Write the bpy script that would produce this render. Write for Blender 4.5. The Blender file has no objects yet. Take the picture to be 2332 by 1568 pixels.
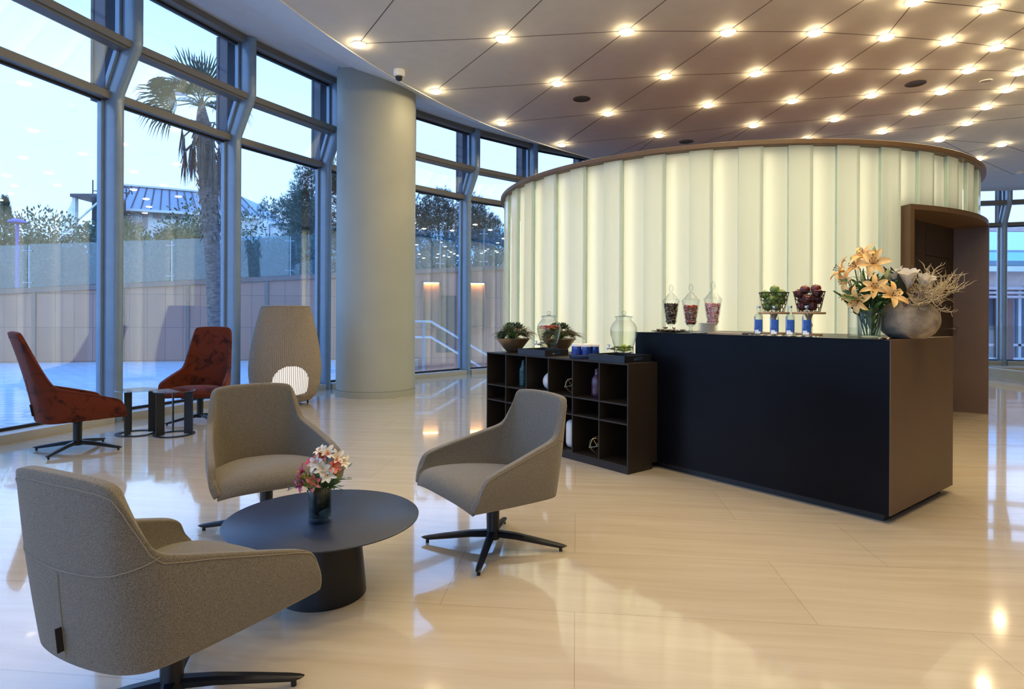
import bpy, bmesh, math, random
from mathutils import Vector, Matrix
from mathutils.bvhtree import BVHTree
from math import sin, cos, pi, radians, degrees, atan2, hypot, sqrt

# ---------------------------------------------------------------- camera, sky, exposure
scene = bpy.context.scene
COL = scene.collection
cam_d = bpy.data.cameras.new('camera'); cam = bpy.data.objects.new('camera', cam_d); COL.objects.link(cam)
cam_d.sensor_fit = 'HORIZONTAL'; cam_d.sensor_width = 36.0; cam_d.lens = 1385.0 / 2332.0 * 36.0
cam_d.shift_y = -66.0 / 2332.0; cam_d.clip_end = 500
ROLL = 0.0045
_c, _s = cos(ROLL), sin(ROLL)
cam.matrix_world = Matrix(((_c, -_s, 0, 0), (0, 0, -1, 0), (_s, _c, 0, 1.2), (0, 0, 0, 1)))
scene.camera = cam

world = bpy.data.worlds.new('dusk_sky'); scene.world = world; world.use_nodes = True
nt = world.node_tree; nt.nodes.clear()
w_out = nt.nodes.new('ShaderNodeOutputWorld'); w_bg = nt.nodes.new('ShaderNodeBackground')
w_tc = nt.nodes.new('ShaderNodeTexCoord'); w_sep = nt.nodes.new('ShaderNodeSeparateXYZ'); w_ramp = nt.nodes.new('ShaderNodeValToRGB')
nt.links.new(w_tc.outputs['Generated'], w_sep.inputs[0]); nt.links.new(w_sep.outputs['Z'], w_ramp.inputs[0])
cr = w_ramp.color_ramp
cr.elements[0].position = 0.0; cr.elements[0].color = (0.66, 0.99, 1.60, 1)
cr.elements[1].position = 0.75; cr.elements[1].color = (0.26, 0.72, 1.95, 1)
e = cr.elements.new(0.30); e.color = (0.60, 0.97, 1.72, 1)
e = cr.elements.new(0.48); e.color = (0.40, 0.88, 1.95, 1)
nt.links.new(w_ramp.outputs[0], w_bg.inputs['Color']); w_bg.inputs['Strength'].default_value = 1.68
nt.links.new(w_bg.outputs[0], w_out.inputs[0])

vs = scene.view_settings
scene.display_settings.display_device = 'sRGB'
vs.view_transform = 'Standard'; vs.look = 'None'; vs.gamma = 1.0; vs.use_curve_mapping = False
vs.exposure = 0.14
scene.cycles.use_denoising = True
scene.cycles.transparent_max_bounces = 40
scene.cycles.max_bounces = 8
scene.cycles.caustics_reflective = False; scene.cycles.caustics_refractive = False
scene.cycles.sample_clamp_indirect = 6.0
DOME_W = 118.0            # radiance of the ceiling dome lights
STRIP_W = 2.75           # radiance of the tubes behind the drum's glass
R_ = random.Random(7)

# ---------------------------------------------------------------- mesh helpers
class MB:
    def __init__(self): self.v = []; self.f = []; self.sm = []; self.mi = []; self.cur = 0
    def add(self, vs, fs, smooth=False):
        o = len(self.v); self.v += [tuple(p) for p in vs]
        for f in fs: self.f.append(tuple(o + i for i in f)); self.sm.append(smooth); self.mi.append(self.cur)
        return self
    def box(self, x0, x1, y0, y1, z0, z1):
        v = [(x0,y0,z0),(x1,y0,z0),(x1,y1,z0),(x0,y1,z0),(x0,y0,z1),(x1,y0,z1),(x1,y1,z1),(x0,y1,z1)]
        return self.add(v, [(0,3,2,1),(4,5,6,7),(0,1,5,4),(1,2,6,5),(2,3,7,6),(3,0,4,7)])
    def hexa(self, b, t):      # bottom quad (ccw seen from above), top quad
        return self.add(list(b)+list(t), [(0,3,2,1),(4,5,6,7),(0,1,5,4),(1,2,6,5),(2,3,7,6),(3,0,4,7)])
    def prism(self, poly, z0, z1):
        n = len(poly); v = [(x,y,z0) for x,y in poly]+[(x,y,z1) for x,y in poly]
        return self.add(v, [tuple(range(n-1,-1,-1)), tuple(range(n,2*n))]+[(i,(i+1)%n,n+(i+1)%n,n+i) for i in range(n)])
    def tube(self, pts, r, n=8, cap=True, smooth=True, flat=None):
        P = [Vector(p) for p in pts]; m = len(P); rs = r if isinstance(r,(list,tuple)) else [r]*m
        T = [(P[min(i+1,m-1)]-P[max(i-1,0)]).normalized() for i in range(m)]
        u = T[0].orthogonal().normalized(); vs = []
        for i in range(m):
            u = (u - T[i]*u.dot(T[i]));
            u = u.normalized() if u.length>1e-6 else T[i].orthogonal().normalized()
            w = T[i].cross(u)
            for k in range(n):
                a = 2*pi*k/n; vs.append(P[i]+u*(cos(a)*rs[i])+w*(sin(a)*rs[i]*(flat or 1)))
        fs = [(i*n+k, i*n+(k+1)%n, (i+1)*n+(k+1)%n, (i+1)*n+k) for i in range(m-1) for k in range(n)]
        if cap: fs += [tuple(range(n-1,-1,-1)), tuple((m-1)*n+k for k in range(n))]
        return self.add(vs, fs, smooth)
    def lathe(self, prof, n=32, c=(0,0,0), smooth=True, arc=None):
        a0, a1 = arc or (0, 2*pi); full = arc is None; cols = n if full else n+1
        vs = []
        for r,z in prof:
            for k in range(cols):
                a = a0+(a1-a0)*k/n; vs.append((c[0]+r*cos(a), c[1]+r*sin(a), c[2]+z))
        fs = []
        for i in range(len(prof)-1):
            for k in range(n):
                k2 = (k+1)%cols
                fs.append((i*cols+k, i*cols+k2, (i+1)*cols+k2, (i+1)*cols+k))
        return self.add(vs, fs, smooth)
    def disc(self, r, z, n=32, c=(0,0,0), up=True):
        vs = [(c[0]+r*cos(2*pi*k/n), c[1]+r*sin(2*pi*k/n), c[2]+z) for k in range(n)]
        return self.add(vs, [tuple(range(n)) if up else tuple(range(n-1,-1,-1))])
    def grid(self, rows, smooth=True, close=False):
        m = len(rows); n = len(rows[0]); vs = [p for r in rows for p in r]
        fs = [(i*n+k, i*n+(k+1)%n, (i+1)*n+(k+1)%n, (i+1)*n+k) for i in range(m-1) for k in range(n if close else n-1)]
        return self.add(vs, fs, smooth)
    def ball(self, c, r, n=12, m=8, s=(1,1,1), smooth=True):
        vs = [(c[0],c[1],c[2]-r*s[2])]
        for i in range(1,m):
            p = -pi/2+pi*i/m
            for k in range(n):
                a = 2*pi*k/n; vs.append((c[0]+r*s[0]*cos(p)*cos(a), c[1]+r*s[1]*cos(p)*sin(a), c[2]+r*s[2]*sin(p)))
        vs.append((c[0],c[1],c[2]+r*s[2])); N = len(vs)-1
        fs = [(0,1+(k+1)%n,1+k) for k in range(n)]
        fs += [(1+i*n+k,1+i*n+(k+1)%n,1+(i+1)*n+(k+1)%n,1+(i+1)*n+k) for i in range(m-2) for k in range(n)]
        fs += [(N,1+(m-2)*n+k,1+(m-2)*n+(k+1)%n) for k in range(n)]
        return self.add(vs, fs, smooth)
    def bar(self, a, b, w, h, up=(0,0,1)):       # rectangular bar from a to b
        a = Vector(a); b = Vector(b); t = (b-a).normalized(); s = t.cross(Vector(up)).normalized()*w*.5; u = s.cross(t).normalized()*h*.5
        q = [a-s-u, a+s-u, a+s+u, a-s+u, b-s-u, b+s-u, b+s+u, b-s+u]
        return self.add(q, [(0,1,2,3),(7,6,5,4),(1,0,4,5),(2,1,5,6),(3,2,6,7),(0,3,7,4)])
    def xf(self, M, start=0):
        for i in range(start, len(self.v)): self.v[i] = tuple(M @ Vector(self.v[i]))
        return self
    def mesh(self, name, mats):
        me = bpy.data.meshes.new(name); me.from_pydata(self.v, [], self.f)
        me.polygons.foreach_set('use_smooth', self.sm); me.polygons.foreach_set('material_index', self.mi)
        for m in (mats if isinstance(mats,(list,tuple)) else [mats]): me.materials.append(m)
        me.update()
        if any(self.sm): me.set_sharp_from_angle(angle=radians(40))
        return me

def part(name, mb, mat, parent=None, loc=None, rz=None, label=None, kind=None):
    o = bpy.data.objects.new(name, mb.mesh(name, mat) if isinstance(mb, MB) else mb); COL.objects.link(o)
    if parent is not None: o.parent = parent
    if loc is not None: o.location = loc
    if rz is not None: o.rotation_euler = (0,0,rz)
    if label: o['label'] = label
    if kind: o['kind'] = kind
    return o
def tag(o, label, cat, group=None, kind=None):
    o['label'] = label; o['category'] = cat
    if group: o['group'] = group
    if kind: o['kind'] = kind
    return o
def thing(name, label, cat, loc=(0,0,0), rz=0, group=None, kind=None):
    o = bpy.data.objects.new(name, None); COL.objects.link(o); o.empty_display_size = .1
    o.location = loc; o.rotation_euler = (0,0,rz); return tag(o, label, cat, group, kind)
def single(name, mb, mat, label, cat, loc=(0,0,0), rz=0, group=None, kind=None):
    return tag(part(name, mb, mat, None, loc, rz), label, cat, group, kind)
def struct(name, mb, mat, label, cat, parent=None, loc=None, rz=None):
    o = part(name, mb, mat, parent, loc, rz)
    if parent is None: tag(o, label, cat, None, 'structure')
    return o
def dup(root, loc=None, rz=None, label=None, group=None):
    r = root.copy(); COL.objects.link(r)
    if loc is not None: r.location = loc
    if rz is not None: r.rotation_euler = (0,0,rz)
    if label: r['label'] = label
    if group: r['group'] = group
    for ch in list(root.children):
        c = ch.copy(); COL.objects.link(c); c.parent = r
        for g in list(ch.children):
            d = g.copy(); COL.objects.link(d); d.parent = c
    return r
def bevel(o, w=.004, seg=2):
    m = o.modifiers.new('edge','BEVEL'); m.width = w; m.segments = seg; m.limit_method = 'ANGLE'; m.angle_limit = radians(40); return o

# ---------------------------------------------------------------- materials
def new_mat(name):
    m = bpy.data.materials.new(name); m.use_nodes = True; nt = m.node_tree; nt.nodes.clear()
    out = nt.nodes.new('ShaderNodeOutputMaterial'); return m, nt, out
def N(nt, t, **kw):
    n = nt.nodes.new(t)
    for k, v in kw.items():
        if k in n.inputs: n.inputs[k].default_value = v
        else: setattr(n, k, v)
    return n
def mat(name, col, rough=.5, metal=0., spec=.5, vary=.08, vscale=6., stretch=(1,1,1), bump=0., bscale=80., coat=0., sheen=0., col2=None, lo=.35, hi=.65, detail=4., emit=None, estr=0., rot=0., sub=0.):
    m, nt, out = new_mat(name)
    p = N(nt,'ShaderNodeBsdfPrincipled'); nt.links.new(p.outputs[0], out.inputs[0])
    tc = N(nt,'ShaderNodeTexCoord'); mp = N(nt,'ShaderNodeMapping'); mp.inputs['Scale'].default_value = stretch; mp.inputs['Rotation'].default_value = (0,0,rot)
    nt.links.new(tc.outputs['Object'], mp.inputs[0])
    nz = N(nt,'ShaderNodeTexNoise', Scale=vscale, Detail=detail); nt.links.new(mp.outputs[0], nz.inputs['Vector'])
    rp = N(nt,'ShaderNodeValToRGB'); nt.links.new(nz.outputs['Fac'], rp.inputs[0])
    c2 = col2 or tuple(min(1,c*(1+vary)) for c in col); c1 = col if col2 else tuple(c*(1-vary) for c in col)
    rp.color_ramp.elements[0].position = lo; rp.color_ramp.elements[0].color = (*c1,1)
    rp.color_ramp.elements[1].position = hi; rp.color_ramp.elements[1].color = (*c2,1)
    nt.links.new(rp.outputs[0], p.inputs['Base Color'])
    p.inputs['Roughness'].default_value = rough; p.inputs['Metallic'].default_value = metal; p.inputs['Specular IOR Level'].default_value = spec
    p.inputs['Coat Weight'].default_value = coat; p.inputs['Coat Roughness'].default_value = .08; p.inputs['Sheen Weight'].default_value = sheen
    if sub: p.inputs['Subsurface Weight'].default_value = sub; p.inputs['Subsurface Radius'].default_value = (.02,.02,.02)
    if emit: p.inputs['Emission Color'].default_value = (*emit,1); p.inputs['Emission Strength'].default_value = estr
    if bump:
        b = N(nt,'ShaderNodeBump', Strength=bump, Distance=.01); n2 = N(nt,'ShaderNodeTexNoise', Scale=bscale, Detail=3.); nt.links.new(tc.outputs['Object'], n2.inputs['Vector'])
        nt.links.new(n2.outputs['Fac'], b.inputs['Height']); nt.links.new(b.outputs[0], p.inputs['Normal'])
    return m
def glow(name, col, strength):
    m, nt, out = new_mat(name); e = N(nt,'ShaderNodeEmission', Strength=strength); e.inputs['Color'].default_value = (*col,1)
    nt.links.new(e.outputs[0], out.inputs[0]); return m
def thin_glass(name, tint=(1,1,1), ior=1.5, rough=0., extra=0., edge=None, dirt=0.):
    m, nt, out = new_mat(name)
    tr = N(nt,'ShaderNodeBsdfTransparent'); tr.inputs[0].default_value = (*tint,1)
    gl = N(nt,'ShaderNodeBsdfGlossy', Roughness=rough); gl.inputs[0].default_value = (1,1,1,1)
    fr = N(nt,'ShaderNodeFresnel', IOR=ior); mx = N(nt,'ShaderNodeMixShader')
    ge = N(nt,'ShaderNodeNewGeometry'); mi = N(nt,'ShaderNodeMapRange'); mi.inputs[3].default_value = ior; mi.inputs[4].default_value = 1/ior
    nt.links.new(ge.outputs['Backfacing'], mi.inputs[0]); nt.links.new(mi.outputs[0], fr.inputs['IOR'])
    if extra:
        ma = N(nt,'ShaderNodeMath', operation='ADD', use_clamp=True); ma.inputs[1].default_value = extra
        nt.links.new(fr.outputs[0], ma.inputs[0]); nt.links.new(ma.outputs[0], mx.inputs[0])
    else: nt.links.new(fr.outputs[0], mx.inputs[0])
    base = tr
    if dirt:
        df = N(nt,'ShaderNodeBsdfDiffuse'); df.inputs[0].default_value = (.8,.85,.85,1); m2 = N(nt,'ShaderNodeMixShader'); m2.inputs[0].default_value = dirt
        nt.links.new(tr.outputs[0], m2.inputs[1]); nt.links.new(df.outputs[0], m2.inputs[2]); base = m2
    if edge:
        lw = N(nt,'ShaderNodeLayerWeight', Blend=.35); t2 = N(nt,'ShaderNodeBsdfTransparent'); t2.inputs[0].default_value = (*edge,1); m3 = N(nt,'ShaderNodeMixShader')
        nt.links.new(lw.outputs['Facing'], m3.inputs[0]); nt.links.new(base.outputs[0], m3.inputs[1]); nt.links.new(t2.outputs[0], m3.inputs[2]); base = m3
    nt.links.new(base.outputs[0], mx.inputs[1]); nt.links.new(gl.outputs[0], mx.inputs[2]); nt.links.new(mx.outputs[0], out.inputs[0])
    return m

M = {}
def floor_mat():
    m, nt, out = new_mat('polished_travertine')
    p = N(nt,'ShaderNodeBsdfPrincipled'); nt.links.new(p.outputs[0], out.inputs[0])
    tc = N(nt,'ShaderNodeTexCoord'); mp = N(nt,'ShaderNodeMapping'); mp.inputs['Rotation'].default_value = (0,0,radians(6)); nt.links.new(tc.outputs['Object'], mp.inputs[0])
    ms = N(nt,'ShaderNodeMapping'); ms.inputs['Scale'].default_value = (.55,9,1); nt.links.new(mp.outputs[0], ms.inputs[0])
    wz = N(nt,'ShaderNodeTexNoise', Scale=.9, Detail=2.); nt.links.new(mp.outputs[0], wz.inputs['Vector'])
    wa = N(nt,'ShaderNodeVectorMath', operation='MULTIPLY_ADD'); wa.inputs[1].default_value = (0,1.4,0); nt.links.new(wz.outputs['Color'], wa.inputs[0]); nt.links.new(ms.outputs[0], wa.inputs[2])
    n1 = N(nt,'ShaderNodeTexNoise', Scale=1.6, Detail=8., Roughness=.62); nt.links.new(wa.outputs[0], n1.inputs['Vector'])
    r1 = N(nt,'ShaderNodeValToRGB'); nt.links.new(n1.outputs['Fac'], r1.inputs[0])
    r1.color_ramp.elements[0].position = .28; r1.color_ramp.elements[0].color = (.635,.52,.37,1)
    r1.color_ramp.elements[1].position = .72; r1.color_ramp.elements[1].color = (.755,.655,.50,1)
    e = r1.color_ramp.elements.new(.5); e.color = (.70,.59,.435,1)
    br = N(nt,'ShaderNodeTexBrick'); br.offset = .37; br.inputs['Scale'].default_value = 1.; br.inputs['Brick Width'].default_value = 1.5; br.inputs['Row Height'].default_value = .62
    br.inputs['Mortar Size'].default_value = .0016; br.inputs['Mortar Smooth'].default_value = .3; br.inputs['Color1'].default_value = (1,1,1,1); br.inputs['Color2'].default_value = (.95,.95,.955,1); br.inputs['Mortar'].default_value = (.68,.63,.57,1)
    nt.links.new(mp.outputs[0], br.inputs['Vector'])
    mu = N(nt,'ShaderNodeMix', data_type='RGBA', blend_type='MULTIPLY'); mu.inputs[0].default_value = 1.
    nt.links.new(r1.outputs[0], mu.inputs[6]); nt.links.new(br.outputs['Color'], mu.inputs[7]); nt.links.new(mu.outputs[2], p.inputs['Base Color'])
    n3 = N(nt,'ShaderNodeTexNoise', Scale=2.5, Detail=3.); nt.links.new(tc.outputs['Object'], n3.inputs['Vector'])
    mr = N(nt,'ShaderNodeMapRange'); mr.inputs[3].default_value = .05; mr.inputs[4].default_value = .13; nt.links.new(n3.outputs['Fac'], mr.inputs[0]); nt.links.new(mr.outputs[0], p.inputs['Roughness'])
    b = N(nt,'ShaderNodeBump', Strength=.04, Distance=.02); n4 = N(nt,'ShaderNodeTexNoise', Scale=1.3, Detail=1.); nt.links.new(tc.outputs['Object'], n4.inputs['Vector']); nt.links.new(n4.outputs['Fac'], b.inputs['Height']); nt.links.new(b.outputs[0], p.inputs['Normal'])
    p.inputs['IOR'].default_value = 1.6; p.inputs['Coat Weight'].default_value = .55; p.inputs['Coat Roughness'].default_value = .025; p.inputs['Coat IOR'].default_value = 1.6
    return m
def fabric_mat(name, c1, c2, scale=520.):
    m, nt, out = new_mat(name); p = N(nt,'ShaderNodeBsdfPrincipled', Roughness=.9); p.inputs['Sheen Weight'].default_value = .25; nt.links.new(p.outputs[0], out.inputs[0])
    tc = N(nt,'ShaderNodeTexCoord'); nz = N(nt,'ShaderNodeTexNoise', Scale=scale, Detail=2., Roughness=.8); nt.links.new(tc.outputs['Object'], nz.inputs['Vector'])
    rp = N(nt,'ShaderNodeValToRGB'); rp.color_ramp.elements[0].position = .38; rp.color_ramp.elements[0].color = (*c1,1); rp.color_ramp.elements[1].position = .62; rp.color_ramp.elements[1].color = (*c2,1)
    nt.links.new(nz.outputs['Fac'], rp.inputs[0]); nt.links.new(rp.outputs[0], p.inputs['Base Color'])
    b = N(nt,'ShaderNodeBump', Strength=.5, Distance=.002); nt.links.new(nz.outputs['Fac'], b.inputs['Height']); nt.links.new(b.outputs[0], p.inputs['Normal'])
    p.inputs['Specular IOR Level'].default_value = .2
    return m
def velvet_mat():
    m, nt, out = new_mat('rust_velvet'); p = N(nt,'ShaderNodeBsdfPrincipled', Roughness=.75); nt.links.new(p.outputs[0], out.inputs[0])
    p.inputs['Sheen Weight'].default_value = .25; p.inputs['Sheen Roughness'].default_value = .4; p.inputs['Sheen Tint'].default_value = (.9,.35,.25,1); p.inputs['Specular IOR Level'].default_value = .2
    tc = N(nt,'ShaderNodeTexCoord'); nz = N(nt,'ShaderNodeTexNoise', Scale=8., Detail=4., Roughness=.6, Distortion=.6); nt.links.new(tc.outputs['Object'], nz.inputs['Vector'])
    rp = N(nt,'ShaderNodeValToRGB'); rp.color_ramp.elements[0].position = .33; rp.color_ramp.elements[0].color = (.022,.003,.002,1); rp.color_ramp.elements[1].position = .50; rp.color_ramp.elements[1].color = (.115,.020,.006,1)
    nt.links.new(nz.outputs['Fac'], rp.inputs[0]); nt.links.new(rp.outputs[0], p.inputs['Base Color'])
    return m
def channel_mat():          # frosted, slightly green profiled glass
    m, nt, out = new_mat('frosted_channel_glass')
    tr = N(nt,'ShaderNodeBsdfTranslucent'); tr.inputs[0].default_value = (.84,.885,.79,1)
    df = N(nt,'ShaderNodeBsdfDiffuse'); df.inputs[0].default_value = (.64,.75,.68,1)
    gl = N(nt,'ShaderNodeBsdfGlossy', Roughness=.12); fr = N(nt,'ShaderNodeFresnel', IOR=1.45)
    m1 = N(nt,'ShaderNodeMixShader'); m1.inputs[0].default_value = .38; m2 = N(nt,'ShaderNodeMixShader')
    nt.links.new(tr.outputs[0], m1.inputs[1]); nt.links.new(df.outputs[0], m1.inputs[2]); nt.links.new(fr.outputs[0], m2.inputs[0]); nt.links.new(m1.outputs[0], m2.inputs[1]); nt.links.new(gl.outputs[0], m2.inputs[2]); nt.links.new(m2.outputs[0], out.inputs[0])
    return m
def panel_wall_mat():
    m, nt, out = new_mat('brown_fibre_panels'); p = N(nt,'ShaderNodeBsdfPrincipled', Roughness=.6); nt.links.new(p.outputs[0], out.inputs[0])
    tc = N(nt,'ShaderNodeTexCoord'); sp = N(nt,'ShaderNodeSeparateXYZ'); cb = N(nt,'ShaderNodeCombineXYZ'); nt.links.new(tc.outputs['Object'], sp.inputs[0]); nt.links.new(sp.outputs['X'], cb.inputs[0]); nt.links.new(sp.outputs['Z'], cb.inputs[1])
    br = N(nt,'ShaderNodeTexBrick'); br.offset = 0.; br.inputs['Scale'].default_value = 1.; br.inputs['Brick Width'].default_value = .42; br.inputs['Row Height'].default_value = .85; br.inputs['Mortar Size'].default_value = .006
    br.inputs['Color1'].default_value = (.50,.25,.17,1); br.inputs['Color2'].default_value = (.45,.22,.15,1); br.inputs['Mortar'].default_value = (.17,.105,.085,1)
    nt.links.new(cb.outputs[0], br.inputs['Vector']); nt.links.new(br.outputs['Color'], p.inputs['Base Color']); return m
def paving_mat():
    m, nt, out = new_mat('pale_interlocking_paving'); p = N(nt,'ShaderNodeBsdfPrincipled', Roughness=.55); nt.links.new(p.outputs[0], out.inputs[0])
    tc = N(nt,'ShaderNodeTexCoord'); br = N(nt,'ShaderNodeTexBrick'); br.inputs['Scale'].default_value = 1.; br.inputs['Brick Width'].default_value = .40; br.inputs['Row Height'].default_value = .20; br.inputs['Mortar Size'].default_value = .012
    br.inputs['Color1'].default_value = (.66,.62,.60,1); br.inputs['Color2'].default_value = (.56,.53,.52,1); br.inputs['Mortar'].default_value = (.34,.32,.32,1)
    nt.links.new(tc.outputs['Object'], br.inputs['Vector']); nt.links.new(br.outputs['Color'], p.inputs['Base Color']); return m

M['floor'] = floor_mat()
M['ceiling'] = mat('beige_ceiling_paint', (.65,.61,.545), .7, vary=.02)
M['soffit'] = mat('white_soffit_paint', (.66,.67,.68), .6, vary=.02)
M['slot'] = mat('grey_soffit_groove', (.30,.29,.29), .7)
M['seam'] = mat('dark_panel_joint', (.12,.10,.085), .8)
M['column'] = mat('grey_green_column_paint', (.385,.395,.335), .55, vary=.03, vscale=2.)
M['alu'] = mat('blue_grey_lacquered_steel', (.225,.315,.415), .32, vary=.04, coat=.5)
M['rail'] = mat('warm_grey_aluminium', (.17,.163,.152), .35, vary=.03)
M['sill'] = mat('beige_metal_sill', (.50,.48,.42), .45, vary=.03)
M['gasket'] = mat('black_rubber_gasket', (.012,.012,.018), .6)
M['fin'] = mat('plum_brown_exterior_steel', (.085,.068,.078), .6)
M['pane'] = thin_glass('window_glass', (.93,.97,.985), 1.50, extra=.085)
M['wallpaint'] = mat('cream_wall_paint', (.50,.45,.38), .7, vary=.03)
M['channel'] = channel_mat()
M['channel_edge'] = mat('green_glass_edge', (.50,.64,.53), .3, vary=.05)
M['core'] = mat('drum_core_paint', (.38,.37,.33), .8, vary=.02)
M['bronze'] = mat('dark_bronze_lacquer', (.125,.073,.038), .45, vary=.06, vscale=3.)
M['bronze_d'] = mat('deep_bronze_panel', (.050,.034,.026), .5, vary=.06)
M['counter_shade'] = mat('shaded_counter_lacquer', (.0028,.003,.005), .30, spec=.14, vary=.15, vscale=4.)  # near-black copy of the counter's bronze, its shade put into the colour
M['shelf'] = mat('dark_bronze_steel_shelf', (.026,.019,.0135), .45, spec=.3, vary=.06)
M['blackmetal'] = mat('black_powder_coat', (.010,.011,.015), .38, vary=.1)
M['tabletop'] = mat('blue_black_table_lacquer', (.011,.023,.060), .38, spec=.55, vary=.1, vscale=30.)
M['fabric'] = fabric_mat('grey_beige_wool', (.088,.077,.060), (.285,.25,.196))
M['stitch'] = mat('pale_stitch_thread', (.30,.255,.18), .9)
M['stitch_d'] = mat('dark_red_stitch_thread', (.06,.008,.005), .9)
M['velvet'] = velvet_mat()
M['tagm'] = mat('dark_woven_tag', (.02,.014,.012), .8)
M['glassT'] = thin_glass('greenish_table_glass', (.80,.90,.88), 1.52, extra=.05)
M['clear'] = thin_glass('clear_glassware', (.97,.985,.985), 1.45, edge=(.62,.68,.70))
M['clearthick'] = thin_glass('thick_clear_glass', (.88,.93,.93), 1.5, edge=(.35,.42,.45))
M['waterc'] = thin_glass('clear_water', (.93,.96,.95), 1.2)
M['rattan'] = mat('grey_brown_rattan', (.34,.285,.225), .7, vary=.22, vscale=140., stretch=(1,1,.7))
M['white'] = mat('white_glaze', (.82,.82,.80), .25, vary=.02)
M['paper'] = mat('white_paper', (.86,.85,.82), .8, vary=.02)
M['black'] = mat('black_plastic', (.012,.012,.013), .4)
M['chrome'] = mat('brushed_chrome', (.62,.62,.62), .22, metal=1., vary=.03)
M['gold'] = mat('pale_gold_wire', (.62,.46,.22), .3, metal=1., vary=.05)
M['dome'] = glow('warm_dome_diffuser', (1.,.79,.455), DOME_W)
M['strip'] = glow('warm_backlight_tube', (1.,.87,.64), STRIP_W*2.3)
M['strip2'] = glow('soft_backlight_tube', (1.,.88,.67), STRIP_W*1.45)
M['housing'] = mat('white_lamp_housing', (.7,.68,.62), .4)
M['speaker'] = mat('dark_perforated_grille', (.06,.048,.036), .7)
# ---------------------------------------------------------------- the round lobby: floor, ceiling, facade
CX, CY, RF = 8.6, 2.64, 13.57
def pol(th, r, z=0.): return (CX + r*cos(radians(th)), CY + r*sin(radians(th)), z)
def interp(x, tab):
    if x <= tab[0][0]: return tab[0][1]
    for (a,u),(b,v) in zip(tab, tab[1:]):
        if x <= b: return u+(v-u)*(x-a)/(b-a)
    return tab[-1][1]
EDGE = [(60,13.3),(73,13.2),(85,12.95),(100,12.5),(113,12.2),(126,11.97),(133,11.84),(140,11.78),(148,11.66),(155,11.59),(162,11.53),(180,11.5),(230,11.5),(240,13.3)]
HC = 4.4
f = MB().disc(14.0, 0., 128, (CX,CY,0)); f.disc(14.0, -.2, 128, (CX,CY,0), up=False)
struct('floor', f, M['floor'], 'polished beige travertine floor of the round lobby', 'floor')
ths = [i*2. for i in range(180)]
def redge(t): t = t % 360; return interp(t, EDGE) if 60 <= t <= 240 else 13.45
rim = [pol(t, redge(t), HC) for t in ths]
c = MB(); c.add(rim+[(p[0],p[1],5.2) for p in rim], [tuple(range(179,-1,-1)), tuple(range(180,360))]+[(i,(i+1)%180,180+(i+1)%180,180+i) for i in range(180)])
ceiling = struct('ceiling', c, M['ceiling'], 'flat beige ceiling divided by thin curving seams and dotted with dome lights', 'ceiling')
# sloped white band between the ceiling edge and the glass
so = MB(); rows = []
for i in range(91):
    t = 60+2*i; a = interp(t, EDGE); L = 13.40-a
    rr = [(a-.004,HC-.012),(a+.02*L,HC+.02),(a+.44*L,4.70),(a+.46*L,4.735),(a+.62*L,4.80),(a+.64*L,4.835),(a+.99*L,4.95)]
    rows.append([pol(t, r, z) for r,z in rr])
for k in range(6):
    so.cur = 1 if k in (2,4) else 0
    so.grid([[r[k], r[k+1]] for r in rows], smooth=False)
so.cur = 0; so.grid([[r[6], (r[6][0],r[6][1],5.3), (r[0][0],r[0][1],5.3), r[0]] for r in rows], smooth=False)
struct('trim_1', so, [M['soffit'], M['slot']], 'white sloped band between the ceiling and the window wall', 'soffit')
# roof slab above everything
rf = MB().disc(13.75, 5.25, 96, (CX,CY,0)); rf.disc(13.75, 5.0, 96, (CX,CY,0), up=False); rf.lathe([(13.75,5.0),(13.75,5.25)], 96, (CX,CY,0), smooth=False)
struct('trim_2', rf, M['fin'], 'plum roof edge above the window wall', 'roof edge')

MUL = [134.2-6.84*k for k in range(11,0,-1)] + [134.2, 141.2, 148.2, 155.3, 162.4] + [162.4+7.05*k for k in range(1,11)]
def superell(a, b, n=20, e=2.6):
    out = []
    for k in range(n):
        t = 2*pi*k/n; out.append((a*abs(cos(t))**(2/e)*(1 if cos(t)>=0 else -1), b*abs(sin(t))**(2/e)*(1 if sin(t)>=0 else -1)))
    return out
SEC = superell(.135, .066)
def mullion_mb():
    m = MB(); rows = []
    for r,z,sc in [(13.705,.0,1),(13.705,3.56,1),(13.69,3.64,1),(13.455,4.08,1),(13.43,4.17,1),(13.43,4.97,1)]:
        rows.append([(r+p*sc, q*sc, z) for p,q in SEC])
    m.grid(rows, close=True); m.add(rows[-1], [tuple(range(len(SEC)))]); return m
mull_me = mullion_mb().mesh('trim', M['alu'])
fin_mb = MB().box(13.70, 13.86, -.10, .10, 3.56, 5.0); fin_mb.box(13.86, 13.90, -.11, .11, 3.56, 5.0)
fin_me = fin_mb.mesh('fin', M['fin'])
for i, t in enumerate(MUL):
    o = bpy.data.objects.new('trim_%d' % (i+3), mull_me); COL.objects.link(o); o.location = (CX,CY,0); o.rotation_euler = (0,0,radians(t))
    tag(o, 'blue-grey steel mullion of the window wall with a kink near the top', 'mullion', 'kinked mullions of the window wall', 'structure')
    fo = part('exterior_fin', fin_me, None, o)
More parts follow.
